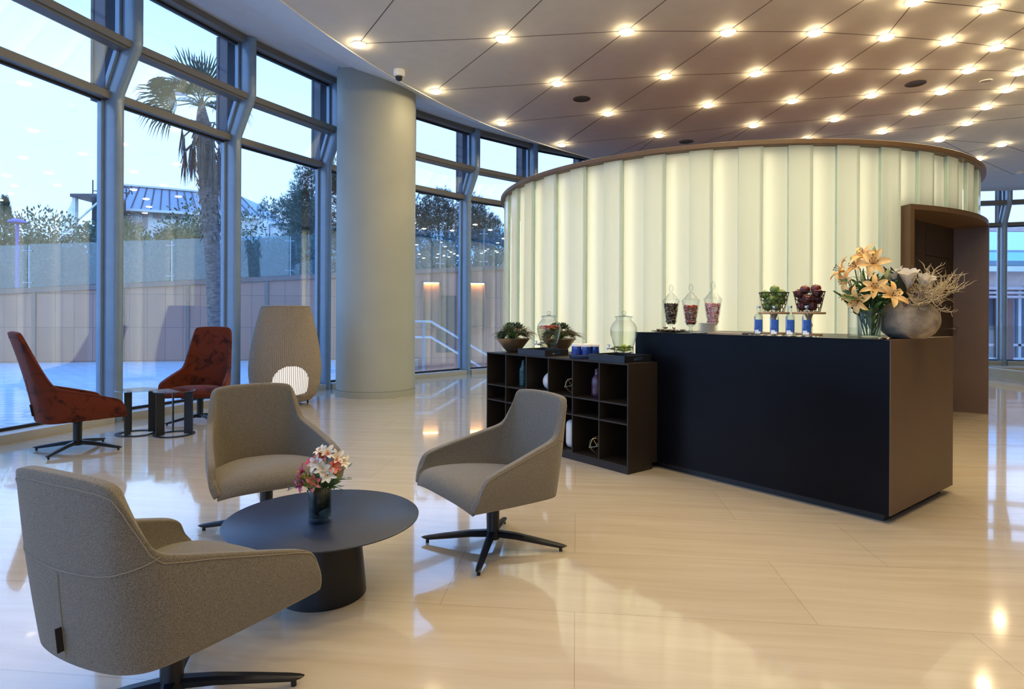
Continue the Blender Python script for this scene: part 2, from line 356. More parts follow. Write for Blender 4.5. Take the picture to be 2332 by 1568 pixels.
for i, (t0, t1) in enumerate(zip(MUL, MUL[1:])):
    w = thing('window_%d' % (i+1), 'tall three-part window bay between two kinked mullions', 'window', (0,0,0), 0, 'bays of the curved window wall', 'structure')
    d0, d1 = .27, .27          # half mullion width in degrees
    a0, a1 = t0+d0, t1-d1
    def slab(mb, r0, r1, z0, z1, aa=a0, bb=a1, r0t=None, r1t=None):
        r0t = r0 if r0t is None else r0t; r1t = r1 if r1t is None else r1t
        mb.hexa([pol(aa,r0,z0), pol(aa,r1,z0), pol(bb,r1,z0), pol(bb,r0,z0)], [pol(aa,r0t,z1), pol(aa,r1t,z1), pol(bb,r1t,z1), pol(bb,r0t,z1)]); return mb
    part('sill', slab(MB(), 13.575, 13.84, 0, .085), M['sill'], w)
    g = MB(); slab(g, 13.765, 13.80, .085, .115); slab(g, 13.765,13.80,3.545,3.575); slab(g,13.505,13.545,4.185,4.205); slab(g,13.505,13.545,4.835,4.865)
    part('gasket', g, M['gasket'], w)
    part('lower_pane', slab(MB(), 13.776, 13.790, .10, 3.58), M['pane'], w)
    part('slanted_pane', slab(MB(), 13.755, 13.769, 3.62, 4.10, r0t=13.53, r1t=13.544), M['pane'], w)
    part('upper_pane', slab(MB(), 13.520, 13.534, 4.14, 4.87), M['pane'], w)
    part('lower_rail', slab(MB(), 13.66, 13.82, 3.57, 3.655), M['rail'], w)
    ur = MB(); slab(ur, 13.40, 13.56, 4.075, 4.19); slab(ur, 13.36, 13.40, 4.095, 4.17)
    part('upper_rail', ur, M['rail'], w)
    part('head_beam', slab(MB(), 13.38, 13.62, 4.86, 5.0), M['rail'], w)
    st = MB()
    for q in (a0, a1-.13):
        slab(st, 13.755, 13.815, .085, 3.57, q, q+.13); slab(st, 13.735, 13.79, 3.60, 4.12, q, q+.13, 13.51, 13.565); slab(st, 13.50, 13.56, 4.12, 4.87, q, q+.13)
    part('frame_stile', st, M['alu'], w)
# plain wall closing the unseen far side of the room
bw = MB(); aA, aB = MUL[-1], MUL[0]+360; n = 40
for i in range(n):
    s0 = aA+(aB-aA)*i/n; s1 = aA+(aB-aA)*(i+1)/n
    bw.hexa([pol(s0,13.6),pol(s0,13.8),pol(s1,13.8),pol(s1,13.6)], [pol(s0,13.6,5.1),pol(s0,13.8,5.1),pol(s1,13.8,5.1),pol(s1,13.6,5.1)])
struct('wall_back', bw, M['wallpaint'], 'plain cream curved wall behind the camera', 'wall')

# big round column
cm = MB(); cm.lathe([(.595,.0),(.595,.09)], 96); cm.lathe([(.588,.09),(.590,.10),(.588,.11),(.585,5.05)], 96)
struct('column', cm, M['column'], 'thick round grey-beige column standing near the window wall', 'column', None, (-2.07,9.26,0))

# ---------------------------------------------------------------- ceiling lights on a spiralling lattice
LAT = {}
for j, r in {0:[(-1.82,7.18),(-.12,7.01),(1.27,6.83),(2.41,6.83),(3.39,6.83),(4.25,6.93),(5.03,7.04),(5.70,7.18)],
     1:[(-1.1,8.67),(.61,8.35),(2.03,8.09),(3.19,7.98),(4.19,7.85),(5.09,7.86),(5.88,7.85),(6.59,7.91)],
     2:[(-.18,10.1),(1.5,9.59),(2.95,9.19),(4.13,8.99),(5.16,8.75),(6.06,8.6),(6.92,8.51)],
     3:[(.92,11.35),(2.58,10.74),(4.02,10.15),(5.2,9.82),(6.27,9.47),(7.18,9.22)],
     4:[None,None,(5.3,10.92),(6.36,10.46),(7.46,9.99)]}.items():
    for i, p in enumerate(r):
        if p: LAT[(j,i)] = p
LAT[(5,3)] = (7.67,10.93); LAT[(6,3)] = (9.02,11.22); LAT[(6,2)] = (9.38,12.25)
LAT[(-1,6)] = (4.06,6.15); LAT[(-1,7)] = (4.91,6.28); LAT[(-1,8)] = (5.60,6.45)
def rotp(p, deg):
    x, y = p[0]-10.5, p[1]-1.8; a = radians(deg); return (10.5+x*cos(a)-y*sin(a), 1.8+x*sin(a)+y*cos(a))
for j in (-1,-2,-3,-4,-5):
    for i in range(0,8):
        if (j,i) in LAT: continue
        LAT[(j,i)] = rotp(LAT[(0,i)], 8.3*-j)
for k,(j,i) in enumerate([(0,8),(1,8),(2,7),(3,6)]): pass
LAT[(0,8)] = (6.35,7.33); LAT[(1,8)] = (7.2,7.97); LAT[(2,7)] = (7.65,8.45); LAT[(3,6)] = (8.0,9.05); LAT[(4,5)] = (8.45,9.6)
HC_ = HC-.001
dome_root = MB().lathe([(.086,0.),(.086,-.010),(.074,-.013),(.074,-.004)], 28)
dome_me = dome_root.mesh('ceiling_light', M['housing'])
dif_me = MB().lathe([(.074,-.010),(.073,-.018),(.066,-.028),(.049,-.036),(.027,-.040),(.001,-.041)], 28).mesh('diffuser', M['dome'])
for (j,i), p in sorted(LAT.items()):
    if hypot(p[0]-CX, p[1]-CY) > 11.8: continue
    o = bpy.data.objects.new('ceiling_light', dome_me); COL.objects.link(o); o.location = (p[0],p[1],HC_)
    tag(o, 'round glowing dome light at a seam crossing of the beige ceiling', 'light', 'dome lights dotted over the ceiling')
    part('diffuser', dif_me, None, o)
sm = MB()
def seam(a, b):
    A = Vector((*a,HC-.001)); B = Vector((*b,HC-.001)); sm.bar(A, B, .010, .003)
for (j,i), p in LAT.items():
    if (j,i+1) in LAT: seam(p, LAT[(j,i+1)])
    if (j+1,i-1) in LAT: seam(p, LAT[(j+1,i-1)])
for a, b in [((1.5,9.59),(.92,11.35)), ((2.58,10.74),(1.9,12.3)), ((4.02,10.15),(3.2,11.9)), ((5.3,10.92),(4.4,12.3)), ((7.67,10.93),(7.0,12.2)),((9.02,11.22),(8.2,13.4)),((9.38,12.25),(9.0,14.2)),((9.02,11.22),(12.,13.)),((7.67,10.93),(9.02,11.22)),((9.38,12.25),(11.2,13.6))]: seam(a, b)
for i in range(7): 
    if (3,i) in LAT and (4,i-1) not in LAT and i: seam(LAT[(3,i)], rotp(LAT[(3,max(i-1,0))], -8.))
struct('panel_seam', sm, M['seam'], '', '', ceiling)
for x, y in [(1.016,8.977),(5.512,8.329),(3.179,11.142)]:
    s = MB(); s.lathe([(.13,0),(.13,-.006),(.118,-.010),(.112,-.006),(.001,-.006)], 32)
    single('ceiling_speaker', s, M['speaker'], {1.016:'dark round speaker in the ceiling nearest the big column',5.512:'dark round speaker in the ceiling above the counter end',3.179:'dark round speaker in the ceiling just above the glass drum rim'}[x], 'speaker', (x,y,HC), 0, 'round speakers set in the ceiling')
ring = MB().lathe([(.075,0),(.075,-.012),(.062,-.012),(.062,0)], 28)
single('ceiling_ring', ring, M['housing'], 'small pale ring fitting flush in the ceiling beyond the dark speaker', 'fitting', (6.393,8.225,HC))
det = MB().lathe([(.07,0),(.075,-.03),(.05,-.05),(.001,-.052)], 24)
single('smoke_detector', det, M['housing'], 'small grey smoke detector on the ceiling at the far right', 'smoke detector', (11.1,13.3,HC))
# dome camera
cc = thing('security_camera', 'small white dome security camera on the ceiling near the column', 'camera', (-1.491,7.959,HC))
part('housing', MB().lathe([(.075,0),(.078,-.05),(.072,-.078),(.060,-.082),(.001,-.080)], 28), M['white'], cc)
part('dome', MB().lathe([(.055,-.080),(.053,-.10),(.040,-.125),(.02,-.138),(.001,-.141)], 24), M['black'], cc)
part('lens_ring', MB().lathe([(.060,-.080),(.060,-.088),(.054,-.088)], 24), M['housing'], cc)

# ---------------------------------------------------------------- back-lit glass drum
DX, DY, DR, DH = 3.217, 9.669, 3.35, 3.04
drum = struct('wall_drum', MB(), M['core'], 'round back-lit wall of upright frosted glass channels', 'wall'); drum.location = (DX,DY,0)
PA, PB = -73.8, -37.9                       # portal from .. to (degrees about the drum axis)
core = MB()
for i in range(-180,180,3):
    z0 = 2.43 if PA-2 < i+1.5 < PB+2 else 0.
    a, b = radians(i), radians(i+3)
    core.hexa([(3.04*cos(a),3.04*sin(a),z0),(3.07*cos(a),3.07*sin(a),z0),(3.07*cos(b),3.07*sin(b),z0),(3.04*cos(b),3.04*sin(b),z0)],
              [(3.04*cos(a),3.04*sin(a),2.97),(3.07*cos(a),3.07*sin(a),2.97),(3.07*cos(b),3.07*sin(b),2.97),(3.04*cos(b),3.04*sin(b),2.97)])
part('core_wall', core, M['core'], drum)
NCH = 84; step = 360./NCH; AOFF = .6
def channel(deg, outer, z0):
    mb = MB(); h = radians(step)/2*1.0
    if outer: prof = [(3.305,-h*.985),(3.346,-h*.985),(3.35,-h*.95),(3.35,h*.95),(3.346,h*.985),(3.305,h*.985)]
    else: prof = [(3.302,-h*1.04),(3.302,h*1.04)]
    sub = []
    for (r0,a0),(r1,a1) in zip(prof, prof[1:]): sub += [(r0,a0)]
    sub.append(prof[-1])
    a = radians(deg); pts = []
    for r,q in sub: pts.append((r*cos(a+q), r*sin(a+q)))
    for i in range(len(pts)-1):
        mb.cur = 1 if outer and i in (0,4) else 0
        mb.grid([[(x,y,z0) for x,y in pts[i:i+2]],[(x,y,2.985) for x,y in pts[i:i+2]]], smooth=False)
    return mb
for k in range(NCH):
    deg = AOFF + k*step; d = (deg+180) % 360-180
    z0 = 2.39 if PA-1.2 < d < PB+1.2 else .03
    part('glass_channel', channel(deg, k%2==0, z0), [M['channel'],M['channel_edge']], drum)
    if True:
        mb = MB(); a = radians(deg-1.1); ca, sa = cos(a), sin(a)
        mb.tube([(3.212*ca,3.212*sa,z0+.05),(3.212*ca,3.212*sa,2.93)], .014, 6, smooth=True)
        part('light_tube', mb, M['strip'] if k % 2 else M['strip2'], drum)
cor = MB(); cor.lathe([(2.95,2.985),(3.40,2.985),(3.405,2.99),(3.405,3.035),(3.40,3.04),(2.9,3.04)], 160, smooth=False); cor.disc(2.95, 3.0, 96)
part('cornice', cor, M['bronze'], drum)
bt = MB(); 
for a0, a1 in ((PB+1, 360+PA-1),): bt.lathe([(3.37,0),(3.37,.035),(3.24,.035)], 120, arc=(radians(a0),radians(a1)), smooth=False)
part('base_channel', bt, M['bronze'], drum)

# bronze door portal cut into the drum
dr = thing('door_1', 'dark bronze recessed doorway in the side of the glass drum', 'door', (0,0,0), 0, None, 'structure')
def dpt(deg, r): return (DX+r*cos(radians(deg)), DY+r*sin(radians(deg)))
Lf = dpt(PA,3.43); Li = dpt(PA,3.05); Rf = dpt(PB,3.43); Ri = (5.64,7.78)
def vec2(a,b): return (b[0]-a[0], b[1]-a[1])
fr = MB()
t2 = dpt(PA+.9,3.43); t3 = dpt(PA+.9,3.02)
fr.prism([Lf, t2, t3, Li], 0, 2.37)
part('left_jamb', fr, M['bronze'], dr)
rj = MB(); q1 = dpt(PB-.5,3.43); ri2 = (Ri[0]-.03, Ri[1]-.03); rj.prism([Rf, (Rf[0]+.03,Rf[1]+.03), (Ri[0]+.03,Ri[1]+.04), Ri], 0, 2.37)
part('right_jamb', rj, M['bronze'], dr)
hd = MB(); arc = [dpt(PA+(PB-PA)*i/20, 3.43) for i in range(21)]; back = [Ri, (4.15,6.70)]
hd.prism(arc+back, 2.335, 2.39); part('head', hd, M['bronze'], dr)
# back panel: chord with door leaf
b0 = Vector((4.08,6.645,0)); b1 = Vector((Ri[0],Ri[1],0)); bd = (b1-b0).normalized(); bn = Vector((bd.y,-bd.x,0))
def bpanel(s0, s1, z0, z1, d0, d1):
    a = b0+bd*s0; b = b0+bd*s1; m = MB()
    m.hexa([a+bn*d1+Vector((0,0,z0)), b+bn*d1+Vector((0,0,z0)), b+bn*d0+Vector((0,0,z0)), a+bn*d0+Vector((0,0,z0))],[a+bn*d1+Vector((0,0,z1)), b+bn*d1+Vector((0,0,z1)), b+bn*d0+Vector((0,0,z1)), a+bn*d0+Vector((0,0,z1))]); return m
LB = (b1-b0).length
part('back_panel', bpanel(-.02, LB+.05, 0, 2.36, -.06, -.01), M['gasket'], dr)
def leafp(nm, s0, s1, z0, z1): part(nm, bpanel(s0+.004, s1-.004, z0+.004, z1-.004, -.012, .006), M['bronze_d'], dr)
leafp('side_panel', 0, .80, 0, 1.94); leafp('side_panel', 0, .80, 1.94, 2.36); leafp('frame_panel', .80, 1.06, 0, 2.36)
leafp('top_panel', 1.06, LB, 1.94, 2.36)
leaf = part('door_leaf', bpanel(1.064, LB-.03, .01, 1.936, -.012, .006), M['bronze_d'], dr)
kp = b0+bd*(LB-.10)
kn = MB(); kp3 = Vector((kp.x,kp.y,1.06)); kn.tube([kp3+bn*.006, kp3+bn*.045, kp3+bn*.045, kp3+bn*.075], [.012,.012,.028,.026], 16)
part('knob', kn, M['chrome'], leaf)
lk = MB(); k4 = Vector((kp.x,kp.y,.93)); lk.tube([k4+bn*.006,k4+bn*.014],.013,14); part('lock', lk, M['chrome'], leaf)

# ---------------------------------------------------------------- counter and low shelf unit
RZC = radians(-51.64)
P0 = (2.187,3.51,0); Q0 = (.882,4.60,0)
def cpos(s, t, z=1.069): return (P0[0]-.6206*s+.7842*t, P0[1]+.7842*s+.6206*t, z)
def spos(s, t, z=.838): return (Q0[0]-.6206*s+.7842*t, Q0[1]+.7842*s+.6206*t, z)
ct = thing('service_counter', 'long bronze box counter, front painted as in shade, carrying jars, bottles and flowers', 'counter', P0, RZC)
o = part('front_panel', MB().box(-1.89,-.006,0,.03,.05,1.066), M['counter_shade'], ct, label='front panel painted dark for its shade')  # same lacquer as the end panel, with the shade painted in
part('end_panel', MB().box(-.03,0,.001,1.08,.05,1.069), M['bronze'], ct, label='bronze end panel')
part('end_panel', MB().box(-1.89,-1.86,.03,1.08,.05,1.066), M['bronze'], ct)
part('back_panel', MB().box(-1.86,-.03,1.05,1.08,.05,1.066), M['bronze'], ct)
part('worktop', MB().box(-1.89,-.03,.0,1.08,1.062,1.069), M['counter_shade'], ct)
part('plinth', MB().box(-1.84,-.05,.05,1.0,0,.05), M['black'], ct)

su = thing('shelf_unit', 'low dark bronze open shelf unit against the dark counter', 'shelf unit', Q0, RZC)
SL, SD, ST, T_ = 1.82, .345, .838, .012
DB, XD = .74, -.24               # the unit is deeper beyond the counter's end
top = MB().prism([(-SL,0),(0,0),(0,SD),(XD,SD),(XD,DB),(-SL,DB)], ST-T_, ST); part('top', top, M['shelf'], su)
part('side_panel', MB().box(-T_,0,0,SD,.05,ST-T_), M['shelf'], su); part('side_panel', MB().box(-SL,-SL+T_,0,DB,.05,ST-T_), M['shelf'], su)
bk = MB().box(-SL+T_,-T_,SD-.012,SD,.05,ST-T_); bk.box(-SL+T_,XD,SD+.001,DB,.05,ST-T_); part('back_panel', bk, M['shelf'], su)
part('bottom', MB().box(-SL+T_,-T_,0,SD-.012,.05,.062), M['shelf'], su)
for z in (.522,.375): part('shelf', MB().box(-SL+T_,-T_,.002,SD-.012,z-.006,z+.006), M['shelf'], su)
for k in range(1,6): part('divider', MB().box(-SL*k/6-.006,-SL*k/6+.006,.0015,SD-.0125,.062,ST-T_), M['shelf'], su)
part('plinth', MB().box(-SL+.0,0,.0,.285,0,.049), M['shelf'], su)
# ---------------------------------------------------------------- lounge chairs
def chair_shell(high):
    H = [(.262,-.235,.605),(.250,-.262,.665),(.235,-.296,.735),(.221,-.313,.768),(.185,-.322,.781),(.095,-.331,.787),(0,-.334,.788)]
    if high: H = [(.258,-.25,.62),(.240,-.32,.76),(.225,-.40,.92),(.206,-.452,1.018),(.175,-.461,1.038),(.09,-.470,1.044),(0,-.473,1.045)]
    T = [(.334,.266,.405),(.336,.243,.452),(.331,.19,.472),(.315,.06,.508),(.292,-.08,.547),(.268,-.205,.577)] + H
    B = [(.316,.296,.300),(.313,.262,.2985),(.309,.20,.2965),(.292,.06,.291),(.277,-.06,.287),(.262,-.15,.284),(.252,-.195,.282),(.232,-.235,.281),(.198,-.262,.281),(.155,-.278,.281),(.105,-.287,.281),(.055,-.292,.281),(0,-.294,.281)]
    n = 8; cols = []
    def col(b, t, k):
        out = []
        for r in range(n):
            u = r/(n-1); p = [b[i]+(t[i]-b[i])*u for i in range(3)]
            bul = .012*sin(pi*u) if k < 6 else .010*sin(pi*u)
            if k < 6: p[0] += bul
            else: p[1] -= bul*.4; p[0] += bul*.6*(1 if b[0]>.02 else 0)
            if high and k >= 6: p[1] += .02*sin(pi*u)
            out.append(p)
        return out
    half = [col(b,t,k) for k,(b,t) in enumerate(zip(B,T))]
    cols = half + [[[-p[0],p[1],p[2]] for p in c] for c in half[-2::-1]]
    return cols
def shell_pt(cols, k, u):
    k0 = int(min(k, len(cols)-1.001)); fk = k-k0; n = len(cols[0])-1; r = u*n; r0 = int(min(r, n-.001)); fr_ = r-r0
    a = Vector(cols[k0][r0]).lerp(Vector(cols[k0][r0+1]), fr_); b = Vector(cols[k0+1][r0]).lerp(Vector(cols[k0+1][r0+1]), fr_); return a.lerp(b, fk)
def make_chair(name, label, high, fm, sm_, loc, rz, leg0, group):
    t = thing(name, label, 'chair', loc, rz, group)
    cols = chair_shell(high); mb = MB(); n = len(cols[0])
    mb.add([p for c in cols for p in c], [(c*n+r, c*n+r+1, (c+1)*n+r+1, (c+1)*n+r) for c in range(len(cols)-1) for r in range(n-1)], True)
    sh = part('shell', mb, fm, t)
    so = sh.modifiers.new('thickness','SOLIDIFY'); so.thickness = .036; so.offset = -1; so.use_even_offset = False; so.edge_crease_outer = .75; so.edge_crease_inner = .45; so.edge_crease_rim = .0
    sb = sh.modifiers.new('smooth','SUBSURF'); sb.levels = 2; sb.render_levels = 2
    # seat cushion
    prof = [(.262,.297),(.292,.300),(.312,.318),(.316,.345),(.300,.378),(.262,.402),(.19,.416),(.08,.416),(-.05,.404),(-.15,.388),(-.215,.378),(-.240,.36),(-.240,.30)]
    rows = []; nx = 13
    for (y,z) in prof:
        w = (.300 if y > .2 else .300-.075*(.2-y)/.36 if y > -.16 else .225-.055*(-.16-y)/.08)
        row = []
        for i in range(nx):
            u = -1+2*i/(nx-1); x = w*u; e = abs(u)**3
            zz = z-(.030*e if z > .31 else .0)-.004*e; yy = y-(.022*e if y > .28 and z > .31 else 0)
            row.append((x, yy, zz))
        rows.append(row)
    smb = MB(); smb.grid(rows); lo = [r for r in rows[0]]; hi = [r for r in rows[-1]]
    smb.grid([hi, lo]); 
    smb.add([r[0] for r in rows], [tuple(range(len(rows)))]); smb.add([r[-1] for r in rows], [tuple(range(len(rows)-1,-1,-1))])
    se = part('seat', smb, fm, t); ss = se.modifiers.new('smooth','SUBSURF'); ss.levels = 1; ss.render_levels = 2
    un = MB().box(-.15,.15,-.15,.14,.270,.290); part('under_plate', un, M['blackmetal'], t)
    # seams of the upholstery, laid on the finished shell
    bpy.context.view_layer.update(); ev_ = sh.evaluated_get(bpy.context.evaluated_depsgraph_get()); em = ev_.to_mesh()
    bvh = BVHTree.FromPolygons([v.co.copy() for v in em.vertices], [tuple(q.vertices) for q in em.polygons]); ev_.to_mesh_clear()
    def snap(pts):
        out = []
        for p_ in pts:
            co, nn, _, _ = bvh.find_nearest(p_+Vector((p_.x*.03,-.006 if p_.y<-.1 else 0,0))); out.append(co+nn*.0006)
        return out
    nc = len(cols); mid = (nc-1)/2
    path = []
    for i in range(41):
        k = 5.2+(nc-1-10.4)*i/40; d = abs(k-mid)/(mid-5.2); zt = (.535+.045*d**1.5)
        lo_u, hi_u = 0., 1.
        for _ in range(20):
            m_ = (lo_u+hi_u)/2
            if shell_pt(cols,k,m_).z < zt: lo_u = m_
            else: hi_u = m_
        p = shell_pt(cols,k,lo_u); c_ = Vector((0,-.05,p.z)); path.append(p+(p-c_).normalized()*.0005)
    part('seam', MB().tube(snap(path), .0017, 6), sm_, t, label='stitched seam round the back')
    vp = [shell_pt(cols, mid, .03+.45*i/16)+Vector((0,-.0005,0)) for i in range(17)]
    part('seam', MB().tube(snap(vp), .0017, 6), sm_, t, label='upright stitched seam down the back')
    ep = [shell_pt(cols, .35+(nc-1.7)*i/110, .945) for i in range(111)]
    ep = [p_+Vector((p_.x*.004,p_.y*.004+(-.0012 if abs(p_.x)<.22 else 0),0)) for p_ in ep]
    part('edge_stitch', MB().tube(snap(ep), .0015, 5), sm_, t, label='stitched line along the shell edge')
    tg = MB(); a = shell_pt(cols, mid, .07); b = shell_pt(cols, mid, .20); tg.add([a+Vector((.001,-.002,0)),b+Vector((.001,-.002,0)),b+Vector((.001,-.018,0)),a+Vector((.001,-.018,0)),a+Vector((-.001,-.002,0)),b+Vector((-.001,-.002,0)),b+Vector((-.001,-.018,0)),a+Vector((-.001,-.018,0))],[(0,1,2,3),(7,6,5,4),(0,3,7,4),(1,5,6,2),(3,2,6,7),(0,4,5,1)])
    part('tag', tg, M['tagm'], t, label='small dark tag on the back seam')
    # swivel base
    part('column', MB().lathe([(.0,.268),(.044,.268),(.044,.25),(.034,.24),(.033,.085),(.036,.07),(.036,.045),(.0,.045)], 28), M['blackmetal'], t)
    for q in range(4):
        lg = MB(); rows = []
        for x,zt,zb,w in [(.02,.088,.048,.046),(.12,.078,.042,.042),(.25,.056,.025,.036),(.345,.038,.013,.031),(.372,.032,.019,.024),(.385,.028,.026,.010)]:
            h = zt-zb; rows.append([(x,-w*.30,zt),(x,-w*.5,zt-h*.25),(x,-w*.30,zb+h*.2),(x,0,zb),(x,w*.30,zb+h*.2),(x,w*.5,zt-h*.25),(x,w*.30,zt)])
        lg.grid(rows, smooth=False, close=True); lg.add(rows[0], [(6,5,4,3,2,1,0)]); lg.add(rows[-1], [tuple(range(7))])
        l = part('leg', lg, M['blackmetal'], t, rz=radians(leg0+90*q)-rz)
        part('foot', MB().lathe([(.0,.019),(.009,.019),(.009,.0),(.0,.0)], 10, (.352,0,0)), M['black'], l)
    return t
GG = 'low grey-beige lounge chairs'; RG = 'high-backed rust velvet chairs'
def dup_chair(src, loc, rz, leg0, label):
    r = dup(src, loc, rz, label); k = 0
    for ch in r.children:
        if ch.name.startswith('leg'): ch.rotation_euler = (0,0,radians(leg0+90*k)-rz); k += 1
    return r
cA = make_chair('lounge_chair', 'grey-beige low lounge chair seen from behind, its back to us, nearest the camera', False, M['fabric'], M['stitch'], (-1.037,1.863,0), radians(-26.4), 17.5, GG)
dup_chair(cA, (-1.354,3.364,0), radians(-143.9), -2., 'grey-beige low lounge chair facing us behind the round black table')
dup_chair(cA, (-.094,3.159,0), radians(123.2), 81., 'grey-beige low lounge chair turned side-on in front of the dark shelf unit')
cL = make_chair('armchair', 'rust velvet high-backed chair in profile nearest the left window', True, M['velvet'], M['stitch_d'], (-3.817,5.35,0), radians(-41.8), 2., RG)
dup_chair(cL, (-3.49,6.814,0), radians(189.2), 53., 'rust velvet high-backed chair facing us behind the small glass tables')

# ---------------------------------------------------------------- tables
rt = thing('coffee_table', 'low round blue-black pedestal table between the grey lounge chairs', 'table', (-.81,2.63,0))
part('tabletop', MB().lathe([(.001,.318),(.395,.318),(.405,.322),(.406,.327),(.402,.330),(.001,.330)], 96), M['tabletop'], rt)
part('pedestal', MB().lathe([(.150,.318),(.152,.30),(.178,.035),(.180,.0),(.001,.0)], 64), M['blackmetal'], rt)
def side_table(loc, angs, label):
    t = thing('side_table', label, 'side table', loc, 0, 'small glass-topped side tables')
    part('glass_top', MB().lathe([(.001,.432),(.186,.432),(.190,.436),(.190,.439),(.187,.442),(.001,.442)], 56), M['glassT'], t)
    part('base_ring', MB().lathe([(.188,0),(.188,.010),(.150,.010),(.150,0),(.188,0)], 56, smooth=False), M['blackmetal'], t)
    for a in angs:
        m = MB().box(.100,.184,-.006,.006,.010,.432); o = part('leg', m, M['blackmetal'], t, rz=radians(a))
    return t
side_table((-3.76,6.10,0), (149,269,29), 'small round glass-topped side table close to the window mullion')
side_table((-3.36,6.06,0), (240,0,124), 'small round glass-topped side table in front of the facing rust chair')

# ---------------------------------------------------------------- rattan floor lamp
rl = thing('rattan_lamp', 'tall woven rattan floor lamp beside the column', 'lamp', (-3.07,8.25,0))
PR = [(.33,.05),(.40,.13),(.44,.25),(.458,.40),(.460,.50),(.450,.62),(.425,.80),(.385,1.0),(.335,1.2),(.300,1.31)]
def lr(z): return interp(z, [(b,a) for a,b in PR])
face = atan2(-8.25, 3.07)+.16                        # the opening looks at the room
def in_hole(a, z):
    d = (a-face+pi)%(2*pi)-pi; return (d*lr(z)/.24)**2+((z-.30)/.235)**2 < 1
nA, nZ = 240, 126; sh = MB(); vs = []
for j in range(nZ+1):
    z = .05+1.26*j/nZ
    for i in range(nA):
        a = 2*pi*i/nA; r = lr(z)+(.006 if i%2 else -.004)+(.0025 if (j+i//2)%2 else 0.); vs.append((r*cos(a), r*sin(a), z))
fs = []
for j in range(nZ):
    for i in range(nA):
        if not in_hole(2*pi*(i+.5)/nA, .05+1.26*(j+.5)/nZ): fs.append((j*nA+i, j*nA+(i+1)%nA, (j+1)*nA+(i+1)%nA, (j+1)*nA+i))
sh.add(vs, fs, True); part('woven_shade', sh, M['rattan'], rl)
st = MB()
for i in range(0, nA, 2):
    a = 2*pi*i/nA; zz = [z for z in [.05+.47*k/24 for k in range(25)] if in_hole(a, z)]
    if len(zz) > 1: st.tube([((lr(z))*cos(a), (lr(z))*sin(a), z) for z in (zz[0]-.03, *zz, zz[-1]+.03)], .0036, 5)
part('strand', st, M['rattan'], rl, label='open upright rattan strands across the oval opening', kind='stuff')
rb = MB(); rb.tube([(.302*cos(2*pi*k/48), .302*sin(2*pi*k/48), 1.31) for k in range(49)], .009, 8); rb.lathe([(.30,1.305),(.001,1.305)], 40); part('top_rim', rb, M['rattan'], rl)
part('diffuser', MB().lathe([(.12,.10),(.28,.14),(.33,.30),(.30,.48),(.15,.58),(.001,.60)], 40), glow('soft_white_lamp_diffuser', (1.,.93,.86), .95), rl, label='white glowing diffuser inside the rattan shade')
for a in (20, 110, 200, 290):
    part('foot', MB().tube([(.29*cos(radians(a)),.29*sin(radians(a)),0),(.29*cos(radians(a)),.29*sin(radians(a)),.07)], .012, 10), M['black'], rl)
part('base', MB().lathe([(.001,.055),(.33,.055),(.335,.05),(.33,.045),(.001,.045)], 40), M['black'], rl)

# ---------------------------------------------------------------- stair edge and glass guard on the far right
gd = thing('glass_railing', 'clear glass guard panel at the stair edge on the far right', 'glass railing', (9.25,0,0))
part('pane', MB().box(-.008,.008,9.4,12.15,.02,1.05), M['clear'], gd)
part('floor_shoe', MB().box(-.03,.03,9.4,12.15,0,.05), M['chrome'], gd)
part('post', MB().box(-.012,.012,12.15,12.18,0,1.07), M['chrome'], gd)
cb = MB().box(9.55,9.75,9.0,12.6,0,.19); cb.box(9.75,12.2,12.4,12.6,0,.19)
struct('trim_40', cb, M['sill'], 'low grey kerb round the stairwell at the far right', 'kerb')
# ---------------------------------------------------------------- flowers and leaves
def petal_rows(L, w, curl, up, n=7, m=5, cup=.25, base=.12, tip=.0):
    """rows of points of a petal that grows along +x from the origin, opening upward then curling back"""
    rows = []; x = z = 0.; ang = up
    for i in range(n):
        u = i/(n-1); ww = w*(base+(1-base)*sin(pi*min(1,u*.92+.06))**.8)*(1 if u < .98 else .12+tip)
        row = []
        for k in range(m):
            v = -1+2*k/(m-1); row.append((x-cup*ww*.0*v*v, v*ww*.5, z+cup*ww*(v*v)))
        rows.append(row); ang -= curl/(n-1); x += L/(n-1)*cos(ang); z += L/(n-1)*sin(ang)
    return rows
def frame(d, roll=0.):
    d = Vector(d).normalized(); q = d.to_track_quat('Z','Y'); return q.to_matrix().to_4x4() @ Matrix.Rotation(roll,4,'Z')
def add_flower(mb, d, n, L, w, curl, up, roll=0., alt=1., pos=(0,0,0), cup=.25, jit=.12):
    s0 = len(mb.v)
    for k in range(n):
        s = len(mb.v); sc = alt if k%2 else 1.
        mb.grid(petal_rows(L*R_.uniform(1-jit,1+jit), w*sc, curl*R_.uniform(.8,1.25), up, cup=cup)); mb.xf(Matrix.Rotation(2*pi*k/n+R_.uniform(-.12,.12),4,'Z'), s)
    mb.xf(Matrix.Translation(Vector(pos)) @ frame(d, roll), s0); return mb
def leaf_mb(mb, p, d, L, w, droop=.5, fold=.25, n=7, face=None):
    d = Vector(d).normalized(); side = d.cross(Vector(face or (0,0,1)));
    side = side.normalized() if side.length > 1e-3 else Vector((1,0,0)); up = side.cross(d)
    rows = []; q = Vector(p); ang = 0.
    for i in range(n):
        u = i/(n-1); ww = w*.5*(sin(pi*(.06+.94*u))**.75) if u < 1 else .0004
        t = d*cos(ang)-up*sin(ang); nrm = up*cos(ang)+d*sin(ang)
        rows.append([q-side*ww+nrm*(fold*ww), q, q+side*ww+nrm*(fold*ww)]); q = q+t*(L/(n-1)); ang += droop/(n-1)
    return mb.grid(rows)
M['lily'] = mat('orange_lily_petal', (.92,.52,.13), .5, col2=(.98,.68,.30), vscale=25., sub=.15)
